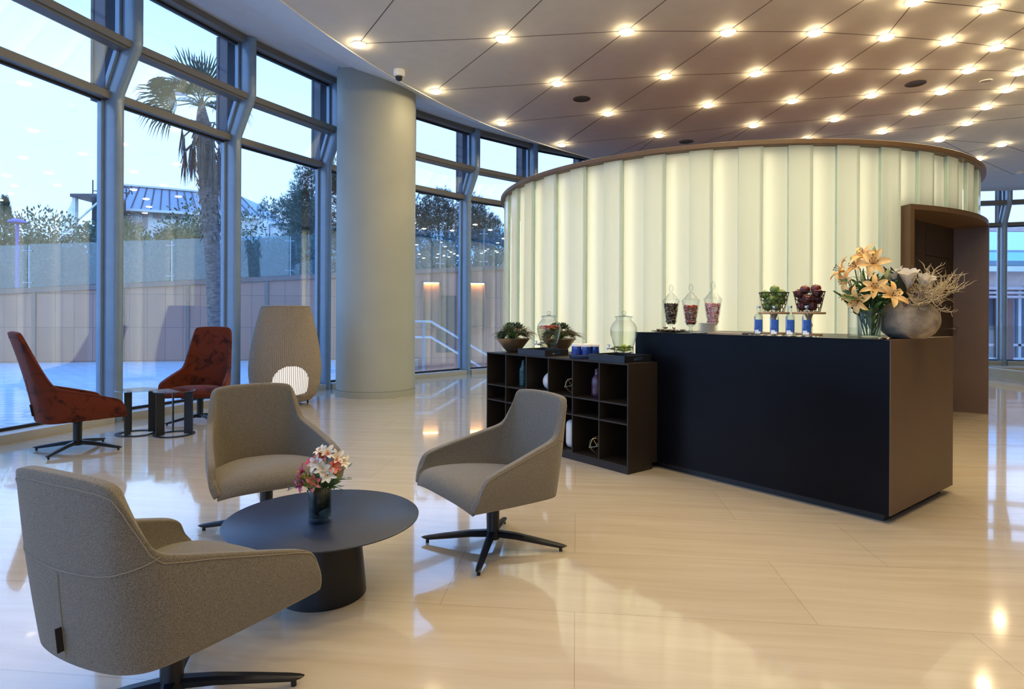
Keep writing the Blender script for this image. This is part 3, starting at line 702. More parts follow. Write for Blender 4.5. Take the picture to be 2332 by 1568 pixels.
M['anther'] = mat('dark_brown_anther', (.05,.015,.01), .8)
M['leaf'] = mat('mid_green_leaf', (.05,.12,.025), .45, vary=.35, vscale=18.)
M['leaf_l'] = mat('light_green_leaf', (.12,.20,.045), .45, vary=.25, vscale=18.)
M['leaf_d'] = mat('dark_green_leaf', (.012,.030,.014), .35, vary=.3, vscale=12.)
M['bud'] = mat('pale_green_bud', (.42,.45,.16), .5, vary=.2, vscale=20.)
M['stem'] = mat('green_stem', (.07,.13,.03), .5, vary=.2)
M['alst_w'] = mat('white_alstroemeria_petal', (.88,.83,.74), .55, vary=.05, sub=.1)
M['alst_p'] = mat('magenta_alstroemeria_petal', (.50,.05,.16), .55, col2=(.70,.14,.24), vscale=40.)
M['alst_c'] = mat('coral_alstroemeria_petal', (.80,.18,.15), .55, col2=(.86,.30,.22), vscale=40.)
M['yellow'] = mat('yellow_blossom', (.70,.45,.03), .7)
M['magnolia'] = mat('cream_white_petal', (.85,.80,.68), .5, vary=.05, sub=.15)
M['twig'] = mat('bleached_twig', (.55,.44,.26), .75, vary=.2, vscale=30.)
M['brownleaf'] = mat('dry_brown_leaf', (.30,.21,.12), .7, vary=.25, vscale=20.)
M['pod'] = mat('mauve_brown_seed_head', (.24,.15,.13), .8, vary=.3, vscale=60.)

def lily(base, head, d, size, label, bud=False, roll=0.):
    t = thing('lily', label, 'flower', base, 0, 'orange lilies in the glass vase')
    b = Vector(base); h = Vector(head)-b; m1 = h*.5+Vector((0,0,.03)); dd = Vector(d).normalized()
    pts = [Vector((0,0,0)), h*.25+Vector((0,0,.015)), m1, h*.8+Vector((0,0,.01)), h-dd*.005]
    part('stem', MB().tube(pts, .0032, 6), M['stem'], t)
    if bud:
        q = MB(); q.tube([h-dd*.004, h+dd*size*.2, h+dd*size*.5, h+dd*size*.8, h+dd*size], [.004,.010,.014,.009,.002], 8); part('bud', q, M['bud'], t); return t
    f = MB(); add_flower(f, d, 6, size, size*.40, 1.7, 1.28, roll, .80, h, cup=.26, jit=.16); part('petals', f, M['lily'], t)
    a = MB(); s0 = len(a.v)
    for k in range(6):
        an = 2*pi*k/6; e1_ = Vector((.018*cos(an)*size/.1,.018*sin(an)*size/.1,size*.62)); a.tube([(0,0,size*.15), e1_*.6, e1_], .0009, 4); a.tube([e1_+Vector((-.006*sin(an),.006*cos(an),0)), e1_+Vector((.006*sin(an),-.006*cos(an),.001))], .0019, 5)
    a.xf(Matrix.Translation(h) @ frame(d), s0); part('stamens', a, M['anther'], t)
    lv = MB()
    for k in range(3):
        u = R_.uniform(.35,.85); p = h*u+Vector((0,0,.012)); an = R_.uniform(0,2*pi); leaf_mb(lv, p, (cos(an),sin(an),.5), R_.uniform(.05,.09), .016, .7)
    part('leaves', lv, M['leaf'], t)
    return t

# ---------------------------------------------------------------- lilies on the counter (right = towards the counter's front right corner)
ux = Vector((.6206,-.7842,0)); uy = Vector((.7842,.6206,0)); uz = Vector((0,0,1))
VX = Vector(cpos(.194,.20))
gv = thing('glass_vase', 'clear glass vase of orange lilies on the counter end', 'vase', VX)
part('body', MB().lathe([(.001,.0),(.058,.0),(.062,.006),(.064,.05),(.067,.12),(.072,.185),(.0735,.186),(.072,.183),(.064,.12),(.060,.05),(.057,.012),(.001,.010)], 40), M['clear'], gv)
part('water', MB().lathe([(.001,.013),(.055,.013),(.0585,.05),(.0605,.085),(.001,.085)], 32), M['waterc'], gv)
LB_ = VX+uz*.02
def at(r, b, u): return VX+ux*r+uy*b+uz*u        # right, back, up from the vase's foot
CAMDIR = Vector((-.5,-.86,.1))
for base, hd, d, sz, lab, bud in [
    ((.02,.0),(-.020,.0,.50),(-.3,-.7,.65),.105,'topmost orange lily reaching above all the others',False),
    ((.01,.02),(.030,-.02,.455),(.35,-.85,.25),.115,'wide-open orange lily just below the topmost one',False),
    ((-.03,.01),(-.145,.0,.42),(-.75,-.5,.45),.105,'orange lily highest on the outer left of the bunch',False),
    ((-.02,-.01),(-.105,-.03,.36),(-.6,-.75,-.1),.095,'orange lily drooping left just under the outer left one',False),
    ((.0,-.03),(-.03,-.06,.235),(-.1,-.95,-.25),.11,'orange lily hanging low over the vase rim at the front',False),
    ((.0,.03),(.025,.02,.30),(-.45,-.5,.72),.10,'half-open orange lily in the middle seen from its side',False),
    ((.03,.0),(.125,-.02,.255),(.75,-.6,.3),.105,'orange lily low on the right touching the stone pot',False),
    ((.03,.03),(.10,.03,.26),(.4,-.3,.85),.085,'narrow orange lily standing upright beside the low right one',False),
    ((-.02,.03),(-.10,.02,.27),(-.75,-.2,.62),.095,'orange lily leaning left above the tall empty vase',False),
    ((.02,.01),(-.055,-.01,.44),(-.55,-.7,.45),.10,'orange lily tucked under the topmost one on its left',False),
    ((.01,-.02),(.055,-.06,.31),(.35,-.9,.15),.095,'orange lily facing us in the middle of the bunch on the right',False),
    ((.02,.02),(.02,.01,.50),(.1,-.1,1),.07,'green lily bud at the very top behind the lilies',True),
    ((-.01,.0),(-.02,-.03,.33),(-.15,-.2,1),.08,'pale lily bud upright in the middle of the bunch',True),
    ((-.02,.02),(-.09,.0,.46),(-.3,-.1,1),.06,'slim lily bud beside the outer left lily',True),
    ((.03,.0),(.09,.0,.36),(.3,-.1,.95),.07,'lily bud on the right in front of the dark leaves',True)]:
    b = at(base[0], base[1], .016); lily(b, at(*hd), ux*d[0]+uy*(-d[1])*-1+uz*d[2], sz, lab, bud, R_.uniform(0,1))
def fern(base, tip, label, w=.05):
    t = Vector(tip)-Vector(base); pts = [Vector((0,0,0)), t*.35+uz*.03, t*.7+uz*.03, t]
    m = MB(); m.tube(pts, [.002,.002,.0016,.001], 5)
    for i in range(26):
        u = .25+.75*i/26; k = u*3; a = int(min(k,2.99)); p = pts[a].lerp(pts[a+1], k-a); dr = (pts[a+1]-pts[a]).normalized()
        sd = dr.cross(uz).normalized()
        for sg in (-1,1): leaf_mb(m, p, dr*.6+sd*sg+uz*R_.uniform(-.2,.3), w*(1.1-u*.8)*R_.uniform(.8,1.2), .012, .4, n=4, face=tuple(-uy+uz*.4))
    return single('fern_frond', m, M['leaf'], label, 'foliage', base, 0, 'green fern fronds among the lilies')
fern(at(-.02,.02,.06), at(-.215,.01,.30), 'fern frond pointing left towards the red apples')
fern(at(.01,.02,.06), at(.135,.05,.355), 'fern frond rising right towards the white magnolia')
fern(at(-.02,0,.06), at(-.135,-.02,.245), 'fern frond arching low over the tall empty vase')
fern(at(.0,-.03,.10), at(.02,-.085,.17), 'fern frond lying over the front of the vase rim', .06)
fern(at(.02,-.02,.10), at(.11,-.05,.22), 'fern frond under the lowest lily on the right', .06)
fern(at(.0,.0,.08), at(-.02,.03,.36), 'fern frond upright behind the middle lilies', .055)
lf = MB()
for k in range(30):
    a = R_.uniform(0,2*pi); r = R_.uniform(.005,.035); leaf_mb(lf, (r*cos(a),r*sin(a),R_.uniform(.03,.12)), (cos(a)*.35,sin(a)*.35,1), R_.uniform(.06,.11), .022, .5)
single('leaf_bunch', lf, M['leaf_l'], 'long green leaves of the lily stems packed inside the glass vase', 'foliage', VX+uz*.012, 0, None, 'stuff')
lf2 = MB()
for k in range(150):
    a = R_.uniform(0,2*pi); el = R_.uniform(-.1,1.2); r0 = R_.uniform(.0,.10)*cos(el); z0 = R_.uniform(.19,.36); c0 = Vector((r0*cos(a)*1.1,r0*sin(a)*.8,z0)); leaf_mb(lf2, c0, (cos(a)*cos(el),sin(a)*cos(el),sin(el)), R_.uniform(.05,.095), .020, .7, n=5, face=(R_.uniform(-1,1),R_.uniform(-1,.2),R_.uniform(.1,.8)))
single('lily_foliage', lf2, M['leaf'], 'green lily leaves filling the bunch above the vase rim', 'foliage', VX, 0, None, 'stuff')
tv = thing('tall_vase', 'tall narrow empty glass vase behind the lilies with a little water', 'vase', cpos(.36,.40))
part('body', MB().lathe([(.001,0),(.040,0),(.042,.006),(.0425,.255),(.0435,.256),(.0405,.255),(.0395,.012),(.001,.010)], 36), M['clear'], tv)
part('water', MB().lathe([(.001,.014),(.038,.014),(.0385,.062),(.001,.062)], 28), M['waterc'], tv)

# ---------------------------------------------------------------- round stone pot with a dried arrangement
SX = Vector(cpos(.045,.40)); M['stonepot'] = mat('weathered_grey_stoneware', (.31,.25,.17), .85, vary=.35, vscale=14., bump=.5, bscale=60.)
def sat(r, b, u): return SX+ux*r+uy*b+uz*u
pot = thing('stone_pot', 'big round grey-brown stoneware pot at the counter end', 'pot', SX)
part('body', MB().lathe([(.001,0),(.085,0),(.105,.006),(.140,.035),(.163,.075),(.170,.11),(.166,.145),(.150,.18),(.12,.212),(.085,.232),(.060,.238),(.056,.232),(.06,.20),(.001,.19)], 56), M['stonepot'], pot)
def magnolia(hd, d, sz, label):
    b = sat(0,0,.20); t = thing('magnolia', label, 'flower', b, 0, 'white magnolias in the stone pot'); h = Vector(hd)-b
    part('stem', MB().tube([(0,0,0), h*.6, h], .004, 6), M['brownleaf'], t)
    f = MB(); add_flower(f, d, 6, sz, sz*.52, .15, 1.15, 0, .9, h, cup=.3); add_flower(f, d, 4, sz*.85, sz*.45, -.1, 1.35, .4, 1, h, cup=.3); part('petals', f, M['magnolia'], t)
magnolia(sat(-.055,-.02,.325), ux*-.2+uy*-.35+uz*1, .125, 'white magnolia bloom on the left above the stone pot')
magnolia(sat(.025,-.06,.315), ux*.1+uy*-.45+uz*.95, .13, 'white magnolia bloom in front in the middle above the stone pot')
magnolia(sat(.075,-.01,.30), ux*.4+uy*-.35+uz*.8, .115, 'white magnolia bloom half hidden by the pale twigs')
for tip, L, w, lab in [((-.115,-.05,.435),.19,.05,'dark pointed leaf standing left of the magnolias'),((-.06,-.09,.42),.18,.05,'dark pointed leaf in front of the left magnolia'),((-.015,-.11,.385),.16,.045,'dark pointed leaf between the two magnolias'),((-.16,-.05,.36),.18,.06,'dark broad leaf reaching left behind the lilies'),((.06,-.12,.265),.16,.055,'grey-green broad leaf lying over the pot front'),((-.14,-.08,.25),.17,.06,'dark broad leaf low on the left above the pot')]:
    b = sat(-.01,-.02,.215); d = Vector(sat(*tip))-b; m = leaf_mb(MB(), (0,0,0), d, d.length*1.12, w, .25, .3, 8, face=tuple(ux*.2-uy*.9+uz*.25))
    single('dark_leaf', m, M['leaf_d'], lab, 'leaf', b, 0, 'dark leaves in the stone pot')
tw = MB()
def twig(p, d, L, r, depth):
    pts = [Vector(p)]; d = Vector(d).normalized(); n = 5
    for i in range(n):
        d = (d+Vector((R_.uniform(-.38,.38),R_.uniform(-.38,.38),R_.uniform(-.32,.36)))).normalized(); pts.append(pts[-1]+d*L/n)
    tw.tube(pts, [r*(1-.6*i/n) for i in range(n+1)], 4, smooth=True)
    if depth:
        for i in range(2,n+1):
            for _ in range(2 if depth > 1 else 1): twig(pts[i], d+Vector((R_.uniform(-1,1),R_.uniform(-1,1),R_.uniform(-.7,1))), L*R_.uniform(.4,.6), r*.6, depth-1)
for k in range(14):
    a = R_.uniform(-.6,.7); twig(uz*.20, ux*cos(a)*R_.uniform(.5,1.)+uy*R_.uniform(-.5,.4)+uz*R_.uniform(.25,.85), R_.uniform(.16,.22), .005, 2)
twig(ux*.15+uz*.30, ux*.9+uz*.55-uy*.1, .13, .003, 1)
single('twig_bundle', tw, M['twig'], 'tangle of pale bleached twigs bursting right out of the stone pot', 'twigs', SX, 0, None, 'stuff')
for k,(hd,lab) in enumerate([((.11,-.09,.27),'mauve seed spike furthest right over the pot'),((.08,-.12,.225),'mauve seed spike drooping over the pot front'),((.13,-.05,.24),'mauve seed spike behind the front ones'),((.03,-.14,.20),'mauve seed spike hanging down on the pot side')]):
    m = MB(); b = sat(0,-.03,.225); h = Vector(sat(*hd))-b
    for i in range(60):
        u = .3+.7*i/60; a = i*2.4; p = h*u+uz*.02*sin(pi*u); m.ball(p+Vector((cos(a),sin(a),sin(a*1.7)))*.011*(1.15-u*.6), .0055, 5, 4)
    m.tube([(0,0,0), h*.5+uz*.02, h], .003, 5); single('seed_spike', m, M['pod'], lab, 'dried flower', b, 0, 'mauve seed spikes in the stone pot')
for tip, lab in [((-.22,-.06,.13),'dry brown leaf curling down left beside the pot'),((-.17,-.12,.20),'dry brown leaf over the left shoulder of the pot')]:
    b = sat(-.03,-.04,.228); d = Vector(sat(*tip))-b; single('dry_leaf', leaf_mb(MB(), (0,0,0), d+uz*.12, d.length*1.2, .035, 1.0, .4, 8), M['brownleaf'], lab, 'leaf', b, 0, 'dry leaves in the stone pot')
for (s,t,a,lab) in [(.055,.06,.3,'fallen peach petal curled up on the counter edge'),(-.01+.02,.07,1.4,'fallen peach petal lying flat beside the counter corner')]:
    m = MB(); m.grid(petal_rows(.06,.03,.6,.25)); m.xf(Matrix.Rotation(a,4,'Z')); single('petal', m, mat('fallen_peach_petal',(.80,.55,.38),.6), lab, 'petal', cpos(s+.03,t,1.0705), 0, 'fallen petals')

# ---------------------------------------------------------------- candy jars, plates, tray
def candy_jar(s, t, H, label, cols, fill, sweets_label, beads, rad):
    p = cpos(s,t); k = H/.40
    j = thing('candy_jar', label, 'jar', p, 0, 'tall footed glass candy jars')
    prof = [(.001,.0),(.048,.0),(.046,.006),(.02,.014),(.012,.024),(.011,.040),(.016,.048),(.030,.056),(.040,.068),(.050,.085),(.046,.098),(.050,.115),(.060,.18),(.068,.245),(.0715,.252),(.0685,.255)]
    part('bowl', MB().lathe([(r,z*k) for r,z in prof], 40), M['clear'], j)
    lid = [(.0735,.256),(.074,.262),(.066,.268),(.050,.285),(.034,.305),(.020,.322),(.010,.330),(.008,.336)]
    l = part('lid', MB().lathe([(r,z*k) for r,z in lid], 40), M['clear'], j)
    part('knob', MB().lathe([(.008,.334*k),(.016,.346*k),(.020,.362*k),(.017,.380*k),(.010,.394*k),(.001,.40*k)], 24), M['clear'], l)
    inner = [(z*k, r-.004) for r,z in prof[8:15]]; q = MB(); rr = random.Random(int(s*1000))
    for i in range(int(beads*2.1)):
        z = rr.uniform(.066*k, fill*k); R = interp(z, inner)-rad; a = rr.uniform(0,2*pi); r = R*sqrt(rr.uniform(.72,1.)); q.cur = rr.choices(range(len(cols)), [c[1] for c in cols])[0]
        q.ball((r*cos(a), r*sin(a), z), rad*rr.uniform(.75,1.1), 6, 4, (1,1,rr.uniform(.7,1)))
    q.cur = 0; q.lathe([(.001,.064*k)]+[(max(.002,interp(z,inner)-rad*3.0),z) for z in [.07*k,.09*k,.12*k,.18*k,fill*k*.97]]+[(.001,fill*k*.98)], 20)
    single('sweets', q, [c[0] for c in cols], sweets_label, 'sweets', (p[0],p[1],p[2]), 0, None, 'stuff')
mc = lambda n,c: mat('sweet_'+n, c, .35, vary=.15, vscale=40.)
choc, pearl, tan_, red_, teal_, green_, orange_, pink_, wht, coral_ = mc('chocolate',(.035,.014,.007)), mc('pearl',(.62,.48,.28)), mc('tan',(.35,.22,.10)), mc('red',(.55,.035,.025)), mc('teal',(.05,.20,.24)), mc('green',(.07,.14,.03)), mc('orange',(.60,.18,.06)), mc('pink',(.75,.25,.30)), mc('white',(.82,.76,.70)), mc('coral',(.70,.14,.12))
candy_jar(1.838,.40,.405,'footed glass jar of chocolate balls, first of the three jars', [(choc,6),(pearl,1.6),(tan_,1)], .235, 'dark chocolate and gold balls in the first glass jar', 330, .0068)
candy_jar(1.612,.36,.400,'footed glass jar of red and teal gums, middle of the three jars', [(red_,4),(teal_,1.6),(green_,1),(orange_,1.6),(wht,.6)], .220, 'red, teal and orange gum sweets in the middle glass jar', 260, .0078)
candy_jar(1.446,.42,.415,'footed glass jar of pink and white sweets behind the stacked plates', [(wht,3),(pink_,3),(coral_,2)], .228, 'pink and white pastel sweets in the glass jar behind the plates', 420, .0058)
pl = single('serving_plate', MB().lathe([(.001,.004),(.10,.004),(.152,.010),(.155,.013),(.152,.013),(.10,.008),(.001,.008)], 56), M['blackmetal'], 'flat dark round serving plate of wrapped chocolates', 'plate', cpos(1.70,.21))
pc = cpos(1.70,.21)
wrap = [mat('chocolate_wrapper_brown',(.16,.085,.05),.3,vary=.4,vscale=40.), mat('chocolate_wrapper_silver',(.55,.52,.5),.25,metal=.6,vary=.3,vscale=50.)]
for i,(x,y,z) in enumerate([(-.10,-.03,0),(-.075,.02,0),(-.045,-.05,0),(-.02,0,0),(.01,-.06,0),(.03,.01,0),(.055,-.04,0),(.09,-.01,0),(.08,.05,0),(-.03,.05,0),(-.035,-.02,.018),(.045,-.015,.018)]):
    v = Vector(pc)+ux*x+uy*y+uz*(.0085+z); t = thing('chocolate', 'wrapped chocolate on the flat dark serving plate', 'chocolate', v, R_.uniform(0,3), 'wrapped chocolates on the serving plate')
    part('sweet', MB().ball((0,0,.009), .016, 10, 6, (1,.8,.56)), wrap[i%2], t)
    w = MB()
    for sg in (-1,1): w.tube([(sg*.013,0,.009),(sg*.024,0,.011)], [.002,.009], 8, cap=False, flat=.35)
    part('wrapper_twist', w, wrap[1], t)
for i in range(12):
    single('plate', MB().lathe([(.001,.0),(.045,.0),(.073,.0042),(.0745,.0052),(.072,.0056),(.045,.0022),(.001,.0022)], 40), M['white'], 'small white plate in the stack before the pink sweets jar' , 'plate', cpos(1.37,.24,1.069+.0068*i), 0, 'stack of white plates')
single('saucer', MB().lathe([(.001,0),(.035,0),(.058,.005),(.060,.007),(.057,.007),(.035,.003),(.001,.003)], 36), M['white'], 'small low white saucer at the counter front before the plates', 'saucer', cpos(1.36,.09))
bd = thing('serving_board', 'pale flat serving board lying along the counter between plates and bottles', 'board', cpos(1.12,.20), RZC)
part('board', MB().box(-.19,.10,-.06,.06,0,.010), mat('pale_wood_board',(.52,.36,.22),.5,stretch=(1,12,1)), bd)
part('dark_end', MB().box(.10,.19,-.06,.06,0,.012), mat('dark_wood_end',(.05,.025,.015),.5), bd, label='dark end of the board')

# ---------------------------------------------------------------- water bottles on a scalloped paper mat
mt = MB(); pts = []
for i in range(120):
    a = 2*pi*i/120; x = .245*cos(a); y = .075*sin(a); k = 1+.02*sin(22*a); pts.append((x*k, y*k*(1+.10*sin(22*a)), .0012+.0020*(1+sin(22*a))))
mt.add([(0,0,.001)]+[(x*.8,y*.75,.001) for x,y,z in pts]+pts, [(0,1+i,1+(i+1)%120) for i in range(120)]+[(1+i,121+i,121+(i+1)%120,1+(i+1)%120) for i in range(120)])
single('paper_mat', mt, M['paper'], 'white scalloped paper mat under the four water bottles', 'mat', cpos(.725,.145), RZC)
M['label'] = mat('blue_bottle_label', (.035,.13,.50), .5, vary=.12, vscale=30.)
M['label_w'] = mat('white_label_print', (.85,.86,.88), .5)
M['label_d'] = mat('dark_navy_label_print', (.01,.012,.04), .5)
def text_mesh(body, size, align='LEFT'):
    cu = bpy.data.curves.new('lettering','FONT'); cu.body = body; cu.size = size; cu.align_x = align; cu.resolution_u = 3
    o = bpy.data.objects.new('lettering_tmp', cu); COL.objects.link(o); bpy.context.view_layer.update()
    me = bpy.data.meshes.new_from_object(o.evaluated_get(bpy.context.evaluated_depsgraph_get())); bpy.data.objects.remove(o); bpy.data.curves.remove(cu); return me
BR = .0285
def wrapped(me, a0, z0, r):          # bends flat lettering (reading upward) round the bottle
    for v in me.vertices:
        x, y = v.co.x, v.co.y; a = a0-y/r*-1*-1; v.co = (r*sin(a0-y/r), -r*cos(a0-y/r), z0+x)
    return me
def arc_patch(a0, a1, z0, z1, r, n=16):
    return MB().grid([[(r*sin(a0+(a1-a0)*i/n), -r*cos(a0+(a1-a0)*i/n), z) for i in range(n+1)] for z in (z0,z1)])
txt = text_mesh('CABREIROÁ', .0135); wrapped(txt, -.66, .052, BR+.0009); txt.materials.append(M['label_w'])
def bottle(s, t, label, turn, mark):
    b = thing('water_bottle', label, 'bottle', cpos(s,t,1.0715), RZC+turn, 'small glass water bottles')
    part('glass', MB().lathe([(.001,0),(.026,0),(BR,.004),(BR,.128),(.0255,.138),(.0135,.150),(.0118,.158),(.0105,.190),(.0125,.1905),(.0125,.196),(.0105,.197)], 32), M['clear'], b)
    part('water', MB().lathe([(.001,.003),(BR-.003,.004),(BR-.003,.126),(.012,.146),(.001,.147)], 24), M['waterc'], b)
    part('cap', MB().lathe([(.0128,.188),(.0132,.190),(.0130,.200),(.011,.2035),(.001,.2035)], 24), M['chrome'], b)
    lb = part('label', arc_patch(-.62, 1.25, .022, .108, BR+.0006), M['label'], b)
    part('label_band', arc_patch(-1.25, -.62, .022, .128, BR+.0005), mat('pale_blue_label_edge',(.10,.22,.55),.5), b)
    part('lettering', txt, None, lb)
    wv = MB()
    if mark: wv.tube([(BR*1.03*sin(.12+.05*k), -BR*1.03*cos(.12+.05*k), .045+.004*k+.0006*k*k) for k in range(5)], [.0004,.0014,.0018,.0012,.0003], 5)
    else:
        for sg in (-1,1): wv.tube([(BR*1.03*sin(.3), -BR*1.03*cos(.3), .040),(BR*1.03*sin(.3+.22*sg), -BR*1.03*cos(.3+.22*sg), .048),(BR*1.03*sin(.3+.42*sg), -BR*1.03*cos(.3+.42*sg), .0475)], [.0013,.0012,.0004], 5)
    wv.tube([(BR*1.025*sin(.75+.1*k), -BR*1.025*cos(.75+.1*k), .044) for k in range(5)], .0006, 4)
    part('bird_mark', wv, M['label_d'], lb)
    fl = MB()
    for k in range(5): fl.ball((BR*1.02*sin(-.62+.06*cos(k*1.257)), -BR*1.02*cos(-.62), .042+.0022*sin(k*1.257)), .0014, 6, 4)
    part('flower_mark', fl, M['label_d'], lb)
    wb = arc_patch(-.75,.20,.010,.036,BR+.0012); g = arc_patch(.20,.6,.010,.026,BR+.0012); wb.add(g.v,g.f); part('white_panel', wb, M['label_w'], lb)
bottle(.893,.14,'water bottle with blue label nearest the serving board',.30,True); bottle(.782,.15,'water bottle with blue label in front of the green apples stand',.40,False)
bottle(.671,.15,'water bottle with blue label between the two wooden stands',.40,False); bottle(.568,.17,'water bottle with blue label in front of the red apples stand',.32,True)

# ---------------------------------------------------------------- apple baskets on wooden stands
M['wood'] = mat('light_turned_wood', (.50,.31,.16), .5, vary=.2, vscale=8., stretch=(1,1,6))
M['gapple'] = mat('green_apple_skin', (.20,.30,.055), .32, vary=.25, vscale=9., coat=.3)
M['rapple'] = mat('dark_red_apple_skin', (.16,.020,.014), .30, col2=(.07,.008,.010), vscale=7., coat=.3)
def stand(s, t, label):
    w = thing('cake_stand', label, 'stand', cpos(s,t), 0, 'turned wooden stands')
    part('foot', MB().lathe([(.001,0),(.085,0),(.087,.004),(.085,.014),(.001,.016)], 40), M['wood'], w)
    part('post', MB().lathe([(.020,.014),(.016,.03),(.012,.045),(.018,.058),(.026,.072),(.018,.088),(.012,.10),(.018,.125),(.026,.145),(.030,.153)], 28), M['wood'], w)
    part('plate', MB().lathe([(.001,.150),(.104,.150),(.108,.154),(.108,.162),(.105,.165),(.001,.165)], 48), M['wood'], w)
def basket(s, t, label):
    z0 = 1.069+.1655; b = thing('wire_basket', label, 'basket', cpos(s,t,z0), 0, 'black wire fruit baskets')
    r0, r1, H = .072, .103, .145; m = MB(); nr, nc = 5, 16
    def pt(a, z): r = r0+(r1-r0)*z/H; return (r*cos(a), r*sin(a), z)
    for j in range(nr):
        zc = H*(j+.5)/nr
        for i in range(nc):
            a0 = 2*pi*(i+.5*(j%2))/nc; rr = H/nr*.53; m.tube([pt(a0+rr*cos(q)/(r0+(r1-r0)*zc/H)*1.18, max(.001,min(H-.001,zc+rr*sin(q)))) for q in [2*pi*k/14 for k in range(15)]], .0016, 4, cap=False)
    part('wire_rings', m, M['blackmetal'], b)
    rm = MB(); rm.lathe([(r1,H-.007),(r1+.004,H-.004),(r1+.003,H),(r1-.002,H),(r1-.003,H-.006),(r1,H-.007)], 44); part('rim', rm, M['blackmetal'], b)
    bt = MB(); bt.tube([(r0*cos(2*pi*k/40), r0*sin(2*pi*k/40), .002) for k in range(41)], .002, 5)
    for k in range(-3,4): y = k*.018; x = sqrt(r0*r0-y*y); bt.tube([(-x,y,.002),(x,y,.002)], .0014, 4); bt.tube([(y,-x,.002),(y,x,.002)], .0014, 4)
    part('base_wires', bt, M['blackmetal'], b)
def apple_me(m):
    r = .0345; prof = [(.001,-.75*r),(.25*r,-.84*r),(.6*r,-.72*r),(.9*r,-.35*r),(1.0*r,.08*r),(.92*r,.52*r),(.66*r,.82*r),(.36*r,.88*r),(.14*r,.78*r),(.001,.66*r)]
    return MB().lathe(prof, 22).mesh('apple', m)
stem_me = MB().tube([(0,0,.020),(.001,0,.030),(.005,.001,.040)], [.0014,.0012,.0018], 5).mesh('stem', mat('brown_apple_stem',(.05,.03,.015),.8))
def apples(s, t, me, lst, what, grp):
    c = Vector(cpos(s,t,1.069+.1655))
    for i,(x,y,z,lab) in enumerate(lst):
        o = bpy.data.objects.new('apple', me); COL.objects.link(o); o.location = c+ux*x+uy*y+uz*z; o.rotation_euler = (R_.uniform(-.5,.5) if lab is None else .1, R_.uniform(-.5,.5) if lab is None else .05, R_.uniform(0,6))
        tag(o, lab or what, 'apple', grp); part('stem', stem_me, None, o)
GA = apple_me(M['gapple']); RA = apple_me(M['rapple'])
PILE = [(-.030,-.034,.038),(.034,-.030,.038),(0,.038,.038),(-.052,.012,.085),(.012,-.052,.088),(.052,.010,.085),(.005,.042,.098),(-.058,-.022,.128),(.062,-.010,.130),(-.012,.052,.146)]
stand(.932,.42,'wooden stand with the basket of green apples'); basket(.932,.42,'black wire basket full of green apples')
apples(.932,.42,GA,[(*p,None) for p in PILE]+[(.012,-.012,.162,'topmost pale green apple above the basket rim')],'green apple in the black wire basket','green apples in the wire basket')
stand(.673,.42,'wooden stand with the basket of dark red apples'); basket(.673,.42,'black wire basket full of dark red apples')
apples(.673,.42,RA,[(*p,None) for p in PILE[:9]]+[(-.022,-.015,.155,'dark red apple on top at the left of its basket'),(.048,.0,.160,'dark red apple on top at the right of its basket')],'dark red apple in the black wire basket','dark red apples in the wire basket')

